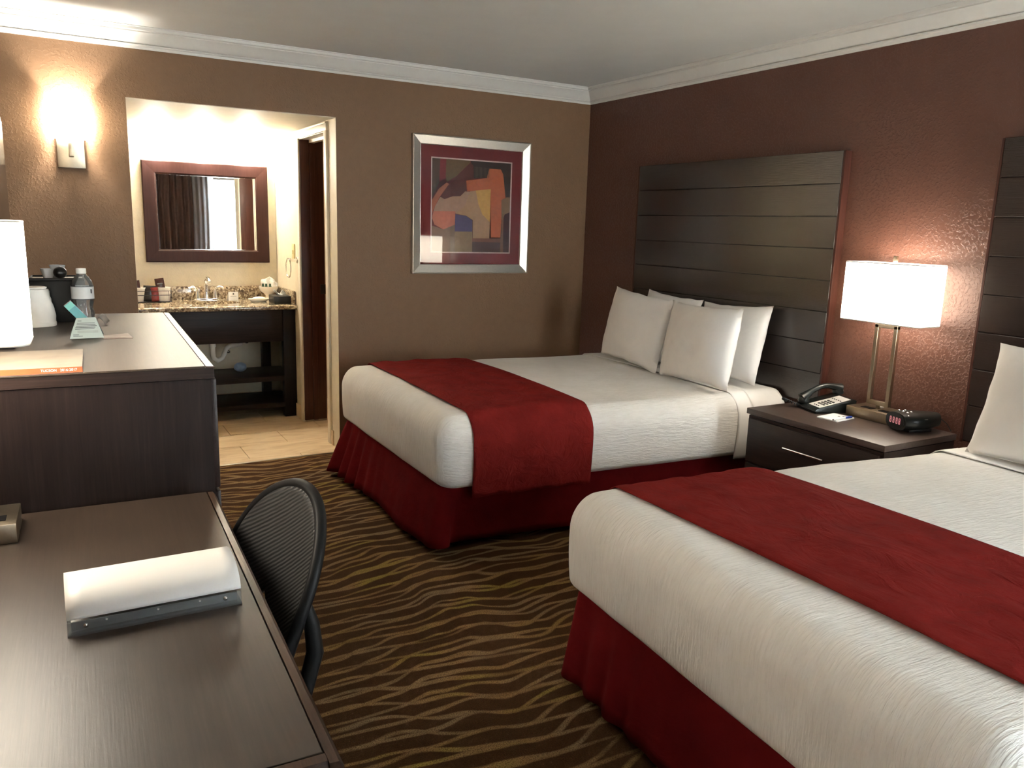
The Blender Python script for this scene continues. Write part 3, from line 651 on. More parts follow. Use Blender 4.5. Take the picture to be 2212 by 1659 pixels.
# ================================================================ DESK AND TALL CABINET
t = thing('desk', 'dark wood writing desk in the left foreground', 'desk', (0.303, 0.957, 0), -1.8); DL, DD, DH = 1.234, 0.78, 0.73
B().box(-DD, -0.0235, 0.0265, DL, DH-0.03, DH, 0.001, 1).build('top', 'desktop', t)
b = B(); b.prism([(-0.021, DH-0.034), (-0.021, DH-0.0005), (-0.008, DH-0.0015), (-0.001, DH-0.010), (0, DH-0.034)], 0.0, DL, 'y'); b.xf(Matrix.Identity(4)); b.build('edge_strip', 'edgeband', t, 30)
b = B(); b.prism([(0.0, DH-0.034), (0.001, DH-0.010), (0.008, DH-0.0015), (0.024, DH-0.0005), (0.024, DH-0.034)], -DD, -0.0215, 'x'); b.build('edge_strip', 'edgeband', t, 30)
B().box(-DD, -0.03, 0.02, 0.05, 0.0, DH-0.034).build('end_panel', 'dark_z', t, 0)
B().box(-DD, -0.03, DL-0.04, DL-0.01, 0.0, DH-0.034).build('end_panel', 'dark_z', t, 0)
B().box(-DD, -DD+0.02, 0.05, DL-0.04, 0.25, DH-0.034).build('modesty_panel', 'dark', t, 0)
B().box(-0.06, -0.03, 0.05, DL-0.04, DH-0.10, DH-0.034).build('apron', 'dark', t, 0)

t = thing('tall_cabinet', 'tall dark wood cabinet standing behind the desk', 'cabinet', (0.355, 2.196, 0), -1.98); CL, CD, CH = 1.324, 0.76, 1.074
B().box(-CD, -0.0245, 0.001, CL, CH-0.005, CH, 0.001, 1).build('top', 'drestop', t); B().box(-CD, -0.003, 0.0025, CL, CH-0.034, CH-0.0052).build('top_core', 'dark_x', t, 0)
b = B(); b.prism([(-0.0225, CH-0.005), (-0.0225, CH-0.0005), (-0.004, CH-0.0015), (0, CH-0.005)], 0.001, CL, 'y'); b.build('edge_strip', 'edgeband', t, 30)
B().box(-CD, -0.012, 0.006, CL-0.006, 0.08, CH-0.036).build('body', 'dark_z', t, 0)
B().box(-CD+0.02, -0.05, 0.02, CL-0.02, 0.0, 0.08).build('plinth', 'dark', t, 0)
for j in range(2):
    for k in range(3):
        ya, yb, za, zb = 0.02+j*0.617, 0.02+j*0.617+0.61, 0.10+k*0.315, 0.10+k*0.315+0.305
        d = B().box(-0.012, 0.004, ya, yb, za, zb, 0.003).build('drawer', 'dark', t)
        B().tube([(0.022, (ya+yb)/2-0.09, (za+zb)/2), (0.022, (ya+yb)/2+0.09, (za+zb)/2)], 0.005, 8).build('handle', 'chrome', d)

# ---------------------------------------------------------------- television on the cabinet
t = thing('television', 'black flat television at the left edge, only its rim showing', 'television', (-0.155, 2.82, 1.074), -2)
B().box(-0.02, 0.025, -0.44, 0.41, 0.10, 0.695, 0.006).build('bezel', 'black_matte', t)
B().box(0.0255, 0.027, -0.42, 0.39, 0.125, 0.675).build('screen', 'screen', t, 0)
B().box(-0.012, 0.012, -0.05, 0.05, 0.01, 0.12).build('stand_neck', 'black', t); B().box(-0.05, 0.05, -0.16, 0.16, 0.0, 0.014, 0.004).build('stand_foot', 'black', t)

# ---------------------------------------------------------------- on the cabinet
t = thing('service_box', 'black square coffee box with pale lid on the tall cabinet', 'box', (0.010, 3.36, 1.074), -2)
B().box(-0.088, 0.088, -0.085, 0.085, 0.0, 0.150, 0.004).build('body', 'black_matte', t)
B().box(-0.082, 0.082, -0.079, 0.079, 0.150, 0.152, 0.0008, 1).build('lid', 'grey_cloth', t)
b = B()
for a0, a1, c0, c1 in ((-0.088, 0.088, -0.088, -0.081), (-0.088, 0.088, 0.081, 0.088), (-0.088, -0.081, -0.088, 0.088), (0.081, 0.088, -0.088, 0.088)): b.box(a0, a1, c0, c1, 0.148, 0.158, 0.002, 1)
b.build('rim', 'black_matte', t)
t = thing('wrapped_cups', 'clear wrapped plastic cups on top of the black box', 'cups', (0.004, 3.37, 1.2265), 12)
for dx, dy, h in ((-0.022, 0.0, 0.034), (0.012, 0.012, 0.046)):
    b = B(); b.lathe([(0.016, 0), (0.022, h*0.5), (0.026, h), (0.024, h), (0.019, h*0.5), (0.014, 0.004)], 14, (dx, dy, 0))
    for v in b.bm.verts: v.co += 0.004*Vector((nz(v.co.x*60, v.co.z*60), nz(v.co.y*60, v.co.z*50, 3), 0))
    b.build('cup', 'clearwrap', t, 60)
o = B(); o.ball((0, 0, 0.022), 0.0225, 3, (1, 1, 0.96)); tag(o.build('round_lid_knob', 'black', smooth=80), 'small black ball on top of the black box', 'ball', loc=(0.020, 3.325, 1.2265))
# white bagged ice bucket on a tray
t = thing('ice_bucket', 'white plastic wrapped ice bucket beside the black box', 'ice bucket', (-0.060, 3.20, 1.074), 0)
b = B()
def ib(u, v):
    a = 2*math.pi*u; r = 0.054-0.016*v**2.2 + 0.0025*math.sin(a*5+v*7) + 0.003*nz(u*9, v*8)
    return Vector((r*math.cos(a), r*math.sin(a)*0.95, 0.014+0.112*v))
g = b.grid(ib, 40, 14, close_u=True); b.bm.faces.new([q[-1] for q in g]); b.bm.faces.new([q[0] for q in g]); b.build('bag', 'white_plastic', t, 60)
b = B(); b.lathe([(0.04, 0.0), (0.057, 0.0), (0.058, 0.010), (0.056, 0.015), (0.04, 0.014)], 32); b.build('base_ring', 'white_plastic', t)
b = B(); b.lathe([(0.024, 0.124), (0.034, 0.128), (0.036, 0.133), (0.030, 0.135), (0.016, 0.130)], 26); b.build('bag_knot', 'white_plastic', t)
# water bottle
t = thing('water_bottle', 'clear plastic water bottle on the tall cabinet', 'bottle', (0.084, 3.215, 1.074), 0); t.scale = (0.93, 0.93, 0.90)
prof = [(0.030, 0), (0.036, 0.004), (0.038, 0.015), (0.036, 0.028), (0.038, 0.042), (0.033, 0.062), (0.033, 0.072), (0.036, 0.085), (0.0385, 0.095), (0.0385, 0.150), (0.036, 0.162), (0.026, 0.182), (0.016, 0.196), (0.014, 0.205)]
b = B(); b.lathe(prof, 32); b.build('bottle_body', 'water', t, 60)
b = B(); b.lathe([(0.0392, 0.098), (0.0392, 0.150)], 32, cap=False); lb = b.build('label_wrap', 'label', t, 60)
for z in (0.098, 0.1475): B().lathe([(0.0396, z), (0.0396, z+0.0028)], 32, cap=False).build('label_band', 'ink', lb, 60)
b = B(); b.box(0.026, 0.031, -0.0295, -0.0265, 0.122, 0.138); b.build('printed_mark', 'ink', lb, 0)
b = B(); b.lathe([(0.0165, 0.198), (0.0175, 0.200), (0.0175, 0.216), (0.015, 0.218)], 24); b.build('cap', 'white_plastic', t, 40)
# tent card, teal packet, small folded card, postcard, magazine
t = thing('tent_card', 'grey printed tent card in front of the bottle', 'card', (0.077, 2.810, 1.074), -2)
b = B(); y0 = 0.0
v = [b.bm.verts.new(p) for p in ((-0.048, 0, 0.002), (0.048, 0, 0.002), (0.027, 0.048, 0.062), (-0.027, 0.048, 0.060), (-0.048, 0.10, 0.002), (0.048, 0.10, 0.002))]
b.bm.faces.new((v[0], v[1], v[2], v[3])); b.bm.faces.new((v[3], v[2], v[5], v[4])); b.build('folded_card', 'card_grey', t, 0, 0.0016)
sl2 = math.atan2(0.059, 0.048); ux = Vector((0, math.cos(sl2), math.sin(sl2)))
def card_bar(x0, x1, s, h, mat='ink'):
    b = B(); b.box(x0, x1, -h/2, h/2, 0, 0.0003); b.xf(Matrix.Translation(Vector((0, 0, 0.002)) + ux*s + Vector((0, -math.sin(sl2), math.cos(sl2)))*0.0012) @ Matrix.Rotation(sl2, 4, 'X')); b.build('printed_line', mat, t, 0)
card_bar(-0.024, -0.013, 0.064, 0.0022)
for k, (a, c) in enumerate(((-0.026, 0.024), (-0.027, 0.026), (-0.029, 0.029), (-0.031, 0.025), (-0.032, 0.022))): card_bar(a, c, 0.056-0.0055*k, 0.0018)
card_bar(-0.026, 0.032, 0.024, 0.009, 'ink_soft'); card_bar(-0.038, -0.022, 0.013, 0.0016); card_bar(-0.038, -0.012, 0.008, 0.0016)
t = thing('teal_packet', 'teal narrow packet sticking up behind the grey tent card', 'packet', (0.066, 2.905, 1.074), -4)
mm = Matrix.Translation((0.0, 0, 0.060)) @ Matrix.Rotation(R(41), 4, 'Y') @ Matrix.Rotation(R(-12), 4, 'X')
B().box(-0.013, 0.013, -0.004, 0.004, -0.060, 0.066, 0.001, 1).xf(Matrix.Translation((0.006, 0, 0.052)) @ Matrix.Rotation(R(-40), 4, 'Y') @ Matrix.Rotation(R(-8), 4, 'X')).build('sleeve', 'teal', t)
B().box(-0.0126, 0.0126, -0.0046, -0.0040, 0.046, 0.064).xf(Matrix.Translation((0.006, 0, 0.052)) @ Matrix.Rotation(R(-40), 4, 'Y') @ Matrix.Rotation(R(-8), 4, 'X')).build('printed_top', 'teal_light', t, 0)
B().box(-0.0125, 0.0125, -0.0035, 0.0035, 0.066, 0.0675).xf(Matrix.Translation((0.006, 0, 0.052)) @ Matrix.Rotation(R(-40), 4, 'Y') @ Matrix.Rotation(R(-8), 4, 'X')).build('open_end', 'black', t, 0)
b = B(); b.grid(lambda u, v: (0.044*(u-0.5)-0.004*math.sin(math.pi*v), 0.034*(v-0.5), 0.018+0.026*math.cos(math.pi*(u-0.5))*1.0+0.012*(v-0.5)), 10, 6)
tag(b.build('curled_card', 'grey_cloth', smooth=60, solid=0.0015), 'small curled grey card beside the water bottle', 'card', loc=(0.135, 3.18, 1.060), rz=-25)
t = thing('postcard', 'landscape photo postcard lying right of the tent card', 'postcard', (0.168, 2.835, 1.074), -3)
b = B(); b.prism([(-0.045, -0.046), (0.040, -0.047), (0.028, 0.072), (-0.045, 0.03)], 0.0002, 0.0016, 'z'); b.build('card', 'photo', t, 0)
t = thing('magazine', 'magazine with orange spine at the front of the tall cabinet', 'magazine', (-0.062, 2.372, 1.074), -2.2)
B().box(-0.11, 0.112, -0.150, 0.145, 0.0015, 0.0125, 0.0006, 1).build('pages', 'white_paper', t)
B().box(-0.11, 0.113, -0.151, 0.146, 0.0125, 0.0134).build('front_cover', 'cover', t, 0)
sp = B().box(-0.11, 0.113, -0.1525, -0.150, 0.0, 0.0134).build('spine', 'orange', t, 0)
text_mesh('TUCSON   2016-2017', 0.0085, 'white_paper', sp, Matrix.Translation((0.062, -0.1527, 0.0068)) @ Matrix.Rotation(R(90), 4, 'X'))

# ---------------------------------------------------------------- frosted lamp cover lying on the desk
t = thing('lamp_cover', 'white half-round frosted lamp cover lying on the desk', 'lamp cover', (0.1235, 1.578, 0.73), 0)
b = B(); Lh = 0.1475
def dome(u, v):
    a = math.pi*(0.04+0.92*v); return Vector((-Lh+2*Lh*u, -0.086*math.cos(a), 0.021+0.050*math.sin(a)**0.85))
b.grid(dome, 12, 28); b.build('diffuser', 'acrylic', t, 60, 0.003)
b = B()
for s in (-1, 1):
    y = 0.084*s; b.box(-Lh, Lh, y-0.0015, y+0.0015, 0.0, 0.024)
b.box(-Lh, Lh, -0.092, 0.092, 0.0, 0.003); b.build('clear_skirt', 'water', t, 0)
B().box(-Lh+0.006, Lh-0.006, -0.078, 0.078, 0.004, 0.022, 0.002).build('tray', 'tray_grey', t)
for x in (-0.118, 0.118): B().ball((x, -0.088, 0.016), 0.0045, 2, (1, 0.7, 1)).build('screw', 'chrome', t)
for x in (-0.085, 0.0, 0.072): B().ball((x, -0.0865, 0.020), 0.0022, 1).build('rivet', 'white_plastic', t)

# ---------------------------------------------------------------- desk chair
t = thing('desk_chair', 'black chair with rounded ribbed back pushed under the desk', 'chair', (0.198, 1.770, 0), 9)
LEAN, HW, HR = R(23), 0.212, 0.205
def bpt(a, q, off=0.0):                       # a across the back, q along its slope from the middle
    x = 0.207 + q*math.sin(LEAN) + off*math.cos(LEAN) - 0.55*a*a; return Vector((x, a, 0.645 + q*math.cos(LEAN) - off*math.sin(LEAN)))
def outl(k):                                  # outline, 0..1 from lower right over the top to lower left
    if k < 0.25: return HW-0.012*(1-k/0.25), -0.20+0.20*k/0.25
    if k > 0.75: return -HW+0.012*(k-0.75)/0.25, -0.20*(k-0.75)/0.25
    a = math.pi*(k-0.25)/0.5; return HW*math.cos(a), HR*math.sin(a)
OUT = [outl(k/64) for k in range(65)]
b = B()
b.grid(lambda u, v: bpt(*(lambda e: (e[0]*(0.001+0.999*v), -0.05+(e[1]+0.05)*(0.001+0.999*v)))(OUT[int(round(u*64))]), 0.0), 65, 14)
b.grid(lambda u, v: bpt((-1+2*u)*(HW-0.012), -0.20 + 0.02*v), 2, 2); b.bm.faces.ensure_lookup_table(); b.build('backrest', 'chairmesh', t, 80, 0.008)
b = B(); b.tube([bpt(e[0]*1.02, e[1]*1.02, 0.006) for e in OUT], [0.0135]*65, 12); b.build('back_rim', 'black_matte', t, 80)
for s in (-1, 1):
    y = s*0.212
    b = B(); b.tube([bpt(y*0.98, -0.02, 0.012), bpt(y*0.98, -0.12, 0.008), (0.085, y, 0.45), (0.02, y, 0.36), (-0.12, y, 0.16), (-0.20, y, 0.012)], [0.012, 0.017, 0.017, 0.015, 0.014, 0.013], 10); b.build('leg', 'black_matte', t, 80)
    b = B(); b.tube([bpt(y*0.98, 0.0, 0.016), (0.205, y, 0.60), (0.212, y, 0.53), (0.185, y, 0.44), (0.15, y, 0.30), (0.20, y, 0.012)], [0.012, 0.017, 0.019, 0.018, 0.015, 0.013], 10); b.build('leg', 'black_matte', t, 80)
B().prism(rrect(0.40, 0.41, 0.06, 6, -0.09, 0), 0.425, 0.458, 'z', 0.01).build('seat', 'black_matte', t)
B().prism(rrect(0.34, 0.36, 0.06, 6, -0.075, 0), 0.458, 0.476, 'z', 0.008).build('seat_pad', 'beige', t)
for x, z in ((-0.13, 0.15), (0.165, 0.12)): B().tube([(x, -0.225, z), (x, 0.225, z)], 0.009, 8).build('stretcher', 'black_matte', t)

# ================================================================ WALL SCONCE
t = thing('wall_sconce', 'square frosted wall sconce glowing left of the alcove', 'sconce', (0.122, YB, 1.69), 0)
B().box(-0.064, 0.064, -0.016, 0.0, 0.0, 0.26, 0.003).build('back_plate', 'nickel', t)
b = B(); b.box(-0.011, 0.011, -0.085, -0.012, 0.055, 0.071, 0.002); b.box(-0.011, 0.011, -0.088, -0.066, 0.055, 0.16, 0.002); b.build('arm', 'nickel', t)
b = B(); pr = [(-0.076, -0.030), (-0.076, -0.128), (0.076, -0.128), (0.076, -0.030)]
b.grid(lambda u, v: (pr[int(round(u*3))][0], pr[int(round(u*3))][1], 0.135+0.205*v), 4, 2); b.build('glass_shade', 'sconce_glass', t, 20, 0.004)
B().lathe([(0.010, 0.15), (0.014, 0.17), (0.022, 0.20), (0.020, 0.225), (0.004, 0.238)], 14, (0, -0.076, 0)).build('bulb', 'globe', t, 80)
point('sconce_bulb_light', t, (0, -0.076, 0.235), POWER['sconce'], 0.025, (1.0, 0.96, 0.90))

# ================================================================ FRAMED PICTURE
px0, px1, pz0, pz1 = 2.024, 2.890, 1.142, 2.019; PWd, PHt = px1-px0, pz1-pz0
t = thing('framed_picture', 'abstract print in a silver frame on the tan wall', 'picture', ((px0+px1)/2, YB, pz0), 0)
prof = [(0.0, 0.0), (0.0, 0.030), (0.0045, 0.0325), (0.007, 0.0275), (0.055, 0.016), (0.058, 0.017), (0.060, 0.012), (0.060, 0.0)]
hw = PWd/2
def fside(fn):
    b = B(); rings = [[b.bm.verts.new(fn(p, d, e)) for p, d in prof] for e in (0, 1)]; n = len(prof)
    for i in range(n): b.bm.faces.new((rings[0][i], rings[0][(i+1) % n], rings[1][(i+1) % n], rings[1][i]))
    for q in rings: b.bm.faces.new(q)
    b.build('frame_side', 'silver', t, 15)
fside(lambda p, d, e: ((-hw+p) if e == 0 else (hw-p), -d, p)); fside(lambda p, d, e: ((-hw+p) if e == 0 else (hw-p), -d, PHt-p))
fside(lambda p, d, e: (-hw+p, -d, p if e == 0 else PHt-p)); fside(lambda p, d, e: (hw-p, -d, p if e == 0 else PHt-p))
M['mat_red'] = plain('wine red mat board', srgb(112, 30, 30), 0.8, var=0.04)
M['fillet'] = plain('pale pink fillet', srgb(214, 184, 176), 0.6)
def ring(x0, x1, z0, z1, w, y0, y1, name, mat):
    b = B()
    for a0, a1, c0, c1 in ((x0, x1, z0, z0+w), (x0, x1, z1-w, z1), (x0, x0+w, z0+w, z1-w), (x1-w, x1, z0+w, z1-w)): b.box(a0, a1, y0, y1, c0, c1)
    return b.build(name, mat, t, 0)
ring(-hw+0.055, hw-0.055, 0.055, PHt-0.055, 0.078, -0.009, -0.004, 'mat_board', 'mat_red')
ax0, ax1, az0, az1 = -hw+0.133, hw-0.133, 0.133, PHt-0.133
ring(ax0, ax1, az0, az1, 0.008, -0.007, -0.003, 'fillet', 'fillet')
ART = [((84, 62, 50), [(340, 360), (1190, 400), (1190, 1355), (340, 1355)]), ((84, 62, 50), [(350, 370), (435, 375), (430, 610), (350, 800)]),
 ((126, 42, 42), [(435, 375), (495, 378), (490, 580), (425, 620), (428, 520)]), ((104, 78, 48), [(495, 378), (745, 395), (740, 425), (600, 560), (500, 620), (490, 560)]),
 ((52, 34, 26), [(745, 395), (1185, 425), (1165, 770), (1120, 770), (1090, 540), (1070, 490), (945, 480), (945, 575), (780, 580), (775, 450)]),
 ((160, 82, 50), [(500, 625), (525, 640), (430, 775), (385, 870), (355, 950), (352, 810), (420, 690)]),
 ((162, 122, 96), [(435, 775), (480, 790), (560, 765), (640, 765), (690, 715), (780, 720), (780, 1000), (700, 965), (590, 940), (370, 930), (385, 870)]),
 ((86, 36, 26), [(745, 425), (775, 450), (780, 580), (705, 600), (700, 700), (640, 762), (560, 767), (480, 797), (435, 772), (540, 640), (620, 540)]),
 ((184, 104, 76), [(370, 920), (590, 920), (585, 1060), (470, 1110), (380, 1060), (355, 990)]),
 ((176, 88, 48), [(700, 605), (940, 575), (945, 482), (1070, 490), (1095, 540), (1120, 770), (1075, 800), (1075, 1190), (960, 1190), (960, 690), (880, 700), (710, 715)]),
 ((164, 124, 88), [(740, 715), (800, 705), (830, 850), (870, 950), (950, 1030), (945, 1200), (770, 1200), (770, 1010), (700, 965), (590, 945), (690, 860)]),
 ((190, 142, 70), [(800, 705), (960, 690), (950, 1030), (870, 950), (830, 850)]), ((84, 66, 100), [(590, 950), (700, 967), (765, 1015), (765, 1130), (585, 1130)]),
 ((124, 96, 74), [(350, 1070), (470, 1110), (585, 1060), (585, 1350), (345, 1350)]), ((138, 108, 78), [(585, 1130), (765, 1130), (765, 1350), (585, 1350)]),
 ((118, 68, 50), [(765, 1200), (1085, 1200), (1085, 1242), (765, 1237)]), ((72, 40, 34), [(765, 1236), (1062, 1241), (1062, 1350), (765, 1350)]),
 ((128, 94, 66), [(1075, 800), (1130, 775), (1170, 775), (1165, 930), (1110, 950), (1085, 1010), (1075, 1010)]), ((120, 82, 62), [(1075, 1005), (1097, 1005), (1090, 1350), (1060, 1350), (1062, 1200)]),
 ((64, 26, 24), [(1110, 950), (1165, 925), (1160, 1350), (1090, 1350), (1097, 1005)])]
for k in range(11): ART.append(((104, 84, 70), [(790+14*k, 462+1.5*k), (793+14*k, 462+1.5*k), (793+14*k, 578), (790+14*k, 578)]))
b = B(); mats = []
def art_xy(x, y):
    rx = 1187-29*(y-425)/925; u = (x-345)/(rx-345); tp = 370+55*u; v = (1350-y)/(1350-tp)
    u, v = min(max(u, 0), 1), min(max(v, 0), 1); return ax0+0.004+(ax1-ax0-0.008)*u, az0+0.004+(az1-az0-0.008)*v
for i, (c, poly) in enumerate(ART):
    key = 'print %d %d %d' % c
    if key not in mats: mats.append(key); M[key] = plain(key, srgb(*c), 0.8, var=0.08, nscale=40)
    seen = []
    for p in poly:
        q = art_xy(*p)
        if not seen or (abs(q[0]-seen[-1][0])+abs(q[1]-seen[-1][1]) > 1e-4): seen.append(q)
    f = b.bm.faces.new([b.bm.verts.new((q[0], -0.003-0.00008*i, q[1])) for q in seen]); f.material_index = mats.index(key)
bmesh.ops.triangulate(b.bm, faces=b.bm.faces[:])
b.build('art_print', mats, t, 0)
B().box(-hw+0.05, hw-0.05, -0.0125, -0.0115, 0.05, PHt-0.05).build('glass', 'pane', t, 0)
B().box(-hw+0.03, hw-0.03, -0.003, -0.0005, 0.03, PHt-0.03).build('backing', 'mat_red', t, 0)

# ================================================================ ALCOVE: MIRROR, LIGHT BAR, VANITY
mx0, mx1, mz0, mz1 = 0.595, 1.478, 1.126, 1.851
t = thing('wall_mirror', 'dark framed rectangular mirror above the vanity', 'mirror', ((mx0+mx1)/2, AY, mz0), 0); hw = (mx1-mx0)/2; mh = mz1-mz0
prof = [(0.0, 0.0), (0.0, 0.030), (0.006, 0.034), (0.082, 0.028), (0.094, 0.020), (0.094, 0.0)]
def mside(fn):
    b = B(); rings = [[b.bm.verts.new(fn(p, d, e)) for p, d in prof] for e in (0, 1)]; n = len(prof)
    for i in range(n): b.bm.faces.new((rings[0][i], rings[0][(i+1) % n], rings[1][(i+1) % n], rings[1][i]))
    for q in rings: b.bm.faces.new(q)
    b.build('frame_side', 'mirror_frame', t, 15)
mside(lambda p, d, e: ((-hw+p) if e == 0 else (hw-p), -d, p)); mside(lambda p, d, e: ((-hw+p) if e == 0 else (hw-p), -d, mh-p))
mside(lambda p, d, e: (-hw+p, -d, p if e == 0 else mh-p)); mside(lambda p, d, e: (hw-p, -d, p if e == 0 else mh-p))
B().box(-hw+0.09, hw-0.09, -0.014, -0.008, 0.09, mh-0.09).build('mirror_glass', 'mirror', t, 0)
ring(-hw+0.092, hw-0.092, 0.092, mh-0.092, 0.005, -0.021, -0.012, 'inner_bead', 'chrome')

t = thing('vanity_light', 'three globe light bar glowing above the vanity mirror', 'wall light', (1.02, AY, 1.87), 0)
B().box(-0.40, 0.40, -0.018, 0.0, 0.055, 0.115, 0.004).build('back_plate', 'ceramic', t)
for x in (-0.32, 0.0, 0.32):
    B().tube([(x, -0.015, 0.085), (x, -0.075, 0.085), (x, -0.085, 0.10)], 0.010, 10).build('arm', 'ceramic', t)
    g = B(); g.lathe([(0.004, 0.0), (0.020, 0.004), (0.040, 0.02), (0.052, 0.05), (0.055, 0.085), (0.048, 0.120), (0.030, 0.138), (0.004, 0.144)], 24, (x, -0.105, 0.010)); g.build('globe', 'globe', t, 80)

VZ, VY = 0.848, 5.872
t = thing('vanity_counter', 'speckled granite vanity counter with backsplash', 'counter', (0, 0, 0), 0)
b = B(); N = 48; scx, scy, sa, sb = 0.985, 6.150, 0.205, 0.135; X0, X1, Y0, Y1 = AX0+0.002, AX1-0.003, VY, AY-0.002
def outer(k):
    a = 2*math.pi*k/N; dx, dy = math.cos(a), math.sin(a); c = []
    if dx > 1e-9: c.append((X1-scx)/dx)
    if dx < -1e-9: c.append((X0-scx)/dx)
    if dy > 1e-9: c.append((Y1-scy)/dy)
    if dy < -1e-9: c.append((Y0-scy)/dy)
    s = min(c); return scx+dx*s, scy+dy*s
O = [outer(k) for k in range(N)]
for cx_, cy_ in ((X0, Y0), (X1, Y0), (X0, Y1), (X1, Y1)):
    i = min(range(N), key=lambda k: (O[k][0]-cx_)**2+(O[k][1]-cy_)**2); O[i] = (cx_, cy_)
I = [(scx+sa*math.cos(2*math.pi*k/N), scy+sb*math.sin(2*math.pi*k/N)) for k in range(N)]
rg = [[b.bm.verts.new((x, y, z)) for x, y in P_] for P_, z in ((I, VZ-0.034), (I, VZ), (O, VZ), (O, VZ-0.034))]
for a_, c_ in zip(rg, rg[1:]+rg[:1]):
    for k in range(N): b.bm.faces.new((a_[k], a_[(k+1) % N], c_[(k+1) % N], c_[k]))
b.build('slab', 'granite', t, 30)
B().box(X0, X1, AY-0.022, AY-0.002, VZ, VZ+0.098, 0.003).build('backsplash', 'granite', t); B().box(AX1-0.022, AX1-0.003, VY+0.02, AY-0.022, VZ, VZ+0.098, 0.006).build('side_splash', 'granite', t)
B().tube([(X0, VY+0.002, VZ-0.017), (X1, VY+0.002, VZ-0.017)], 0.017, 12).build('bullnose_edge', 'granite', t, 80)
b = B(); g = b.grid(lambda u, v: (scx+(sa+0.012)*math.cos(2*math.pi*u)*math.cos(v*math.pi/2*0.98), scy+(sb+0.012)*math.sin(2*math.pi*u)*math.cos(v*math.pi/2*0.98), VZ-0.035-0.13*math.sin(v*math.pi/2)), 40, 9, close_u=True)
tag(b.build('sink_basin', 'ceramic', smooth=80, solid=0.004), 'oval white sink sunk in the granite counter', 'sink')

t = thing('vanity_stand', 'dark open wooden vanity stand under the granite counter', 'vanity', (0, 0, 0), 0); vz = VZ-0.036
for xa, xb in ((1.447, AX1-0.004), (AX0+0.004, 0.10)):
    for ya, yb in ((5.915, 5.985), (6.37, 6.44)): B().box(xa if ya < 6 else (1.39 if xa > 1 else xa), xb if ya < 6 else (1.455 if xa > 1 else xb), ya, yb, 0.0, vz, 0.002).build('leg', 'dark_z', t)
B().box(0.10, 1.447, 5.925, 5.955, 0.575, vz, 0.002).build('front_apron', 'dark_x', t)
B().box(0.02, 1.53, 5.93, 6.37, 0.275, 0.312, 0.002).build('shelf', 'dark_x', t); B().box(0.02, 1.53, 5.925, 6.37, 0.075, 0.110, 0.002).build('lower_shelf', 'dark_x', t)
B().box(1.46, 1.53, 5.985, 6.37, 0.575, vz, 0.002).build('side_rail', 'dark', t)

t = thing('sink_drain_pipe', 'white plastic drain trap under the sink', 'pipe', (0, 0, 0), 0)
B().tube([(0.985, 6.16, 0.69), (0.985, 6.16, 0.47), (0.99, 6.165, 0.432), (1.02, 6.18, 0.412), (1.055, 6.20, 0.425), (1.075, 6.21, 0.46), (1.09, 6.22, 0.492), (1.12, 6.24, 0.508), (1.17, 6.28, 0.510), (1.22, 6.36, 0.505), (1.24, 6.436, 0.50)], 0.017, 12).build('trap', 'white_plastic', t, 80)
B().tube([(0.985, 6.16, 0.52), (0.985, 6.16, 0.545)], 0.023, 14).build('slip_nut', 'white_plastic', t)
for x, z in ((1.13, 0.445), (1.27, 0.515)):
    q = thing('shutoff_valve', 'chrome shutoff valve on the wall, %s the drain trap' % ('below' if x < 1.2 else 'right of'), 'valve', (x, AY-0.013, z), 0)
    B().tube([(0, 0, 0), (0, -0.06, 0)], 0.010, 12).build('body', 'chrome', q); B().ball((0, -0.07, 0), 0.017, 2, (1, 0.6, 0.8)).build('knob', 'chrome', q)
b = B(); b.ball((0, 0, 0.034), 0.05, 3, (0.95, 0.85, 0.70))
for v in b.bm.verts: v.co *= 1+0.10*nz(v.co.x*40, v.co.y*40, v.co.z*40); v.co.z = max(v.co.z, 0.0)
M['blue_wrap'] = plain('pale blue plastic wrap', srgb(150, 172, 205), 0.3, var=0.15, nscale=30)
tag(b.build('wrapped_roll', 'blue_wrap', smooth=60), 'pale blue wrapped roll on the vanity shelf', 'roll', loc=(1.185, 6.20, 0.314))

t = thing('faucet', 'chrome two handle faucet behind the sink', 'faucet', (0.985, 6.345, VZ), 0)
B().prism(rrect(0.185, 0.055, 0.022, 6), 0.0, 0.014, 'z', 0.004).build('base_plate', 'chrome', t)
B().tube([(0, 0, 0.012), (0, 0, 0.11), (0, -0.006, 0.145), (0.004, -0.03, 0.168), (0.008, -0.06, 0.166), (0.012, -0.085, 0.142)], [0.019, 0.014, 0.013, 0.013, 0.014, 0.015], 14).build('spout', 'chrome', t, 80)
for s in (-1, 1):
    h = B(); h.lathe([(0.022, 0.012), (0.016, 0.05), (0.010, 0.075)], 16, (s*0.062, 0, 0)); h.tube([(s*0.062, 0, 0.07), (s*0.072, -0.004, 0.092), (s*0.095, -0.008, 0.102), (s*0.125, -0.012, 0.092)], [0.010, 0.009, 0.009, 0.007], 10); h.build('handle', 'chrome', t, 60)

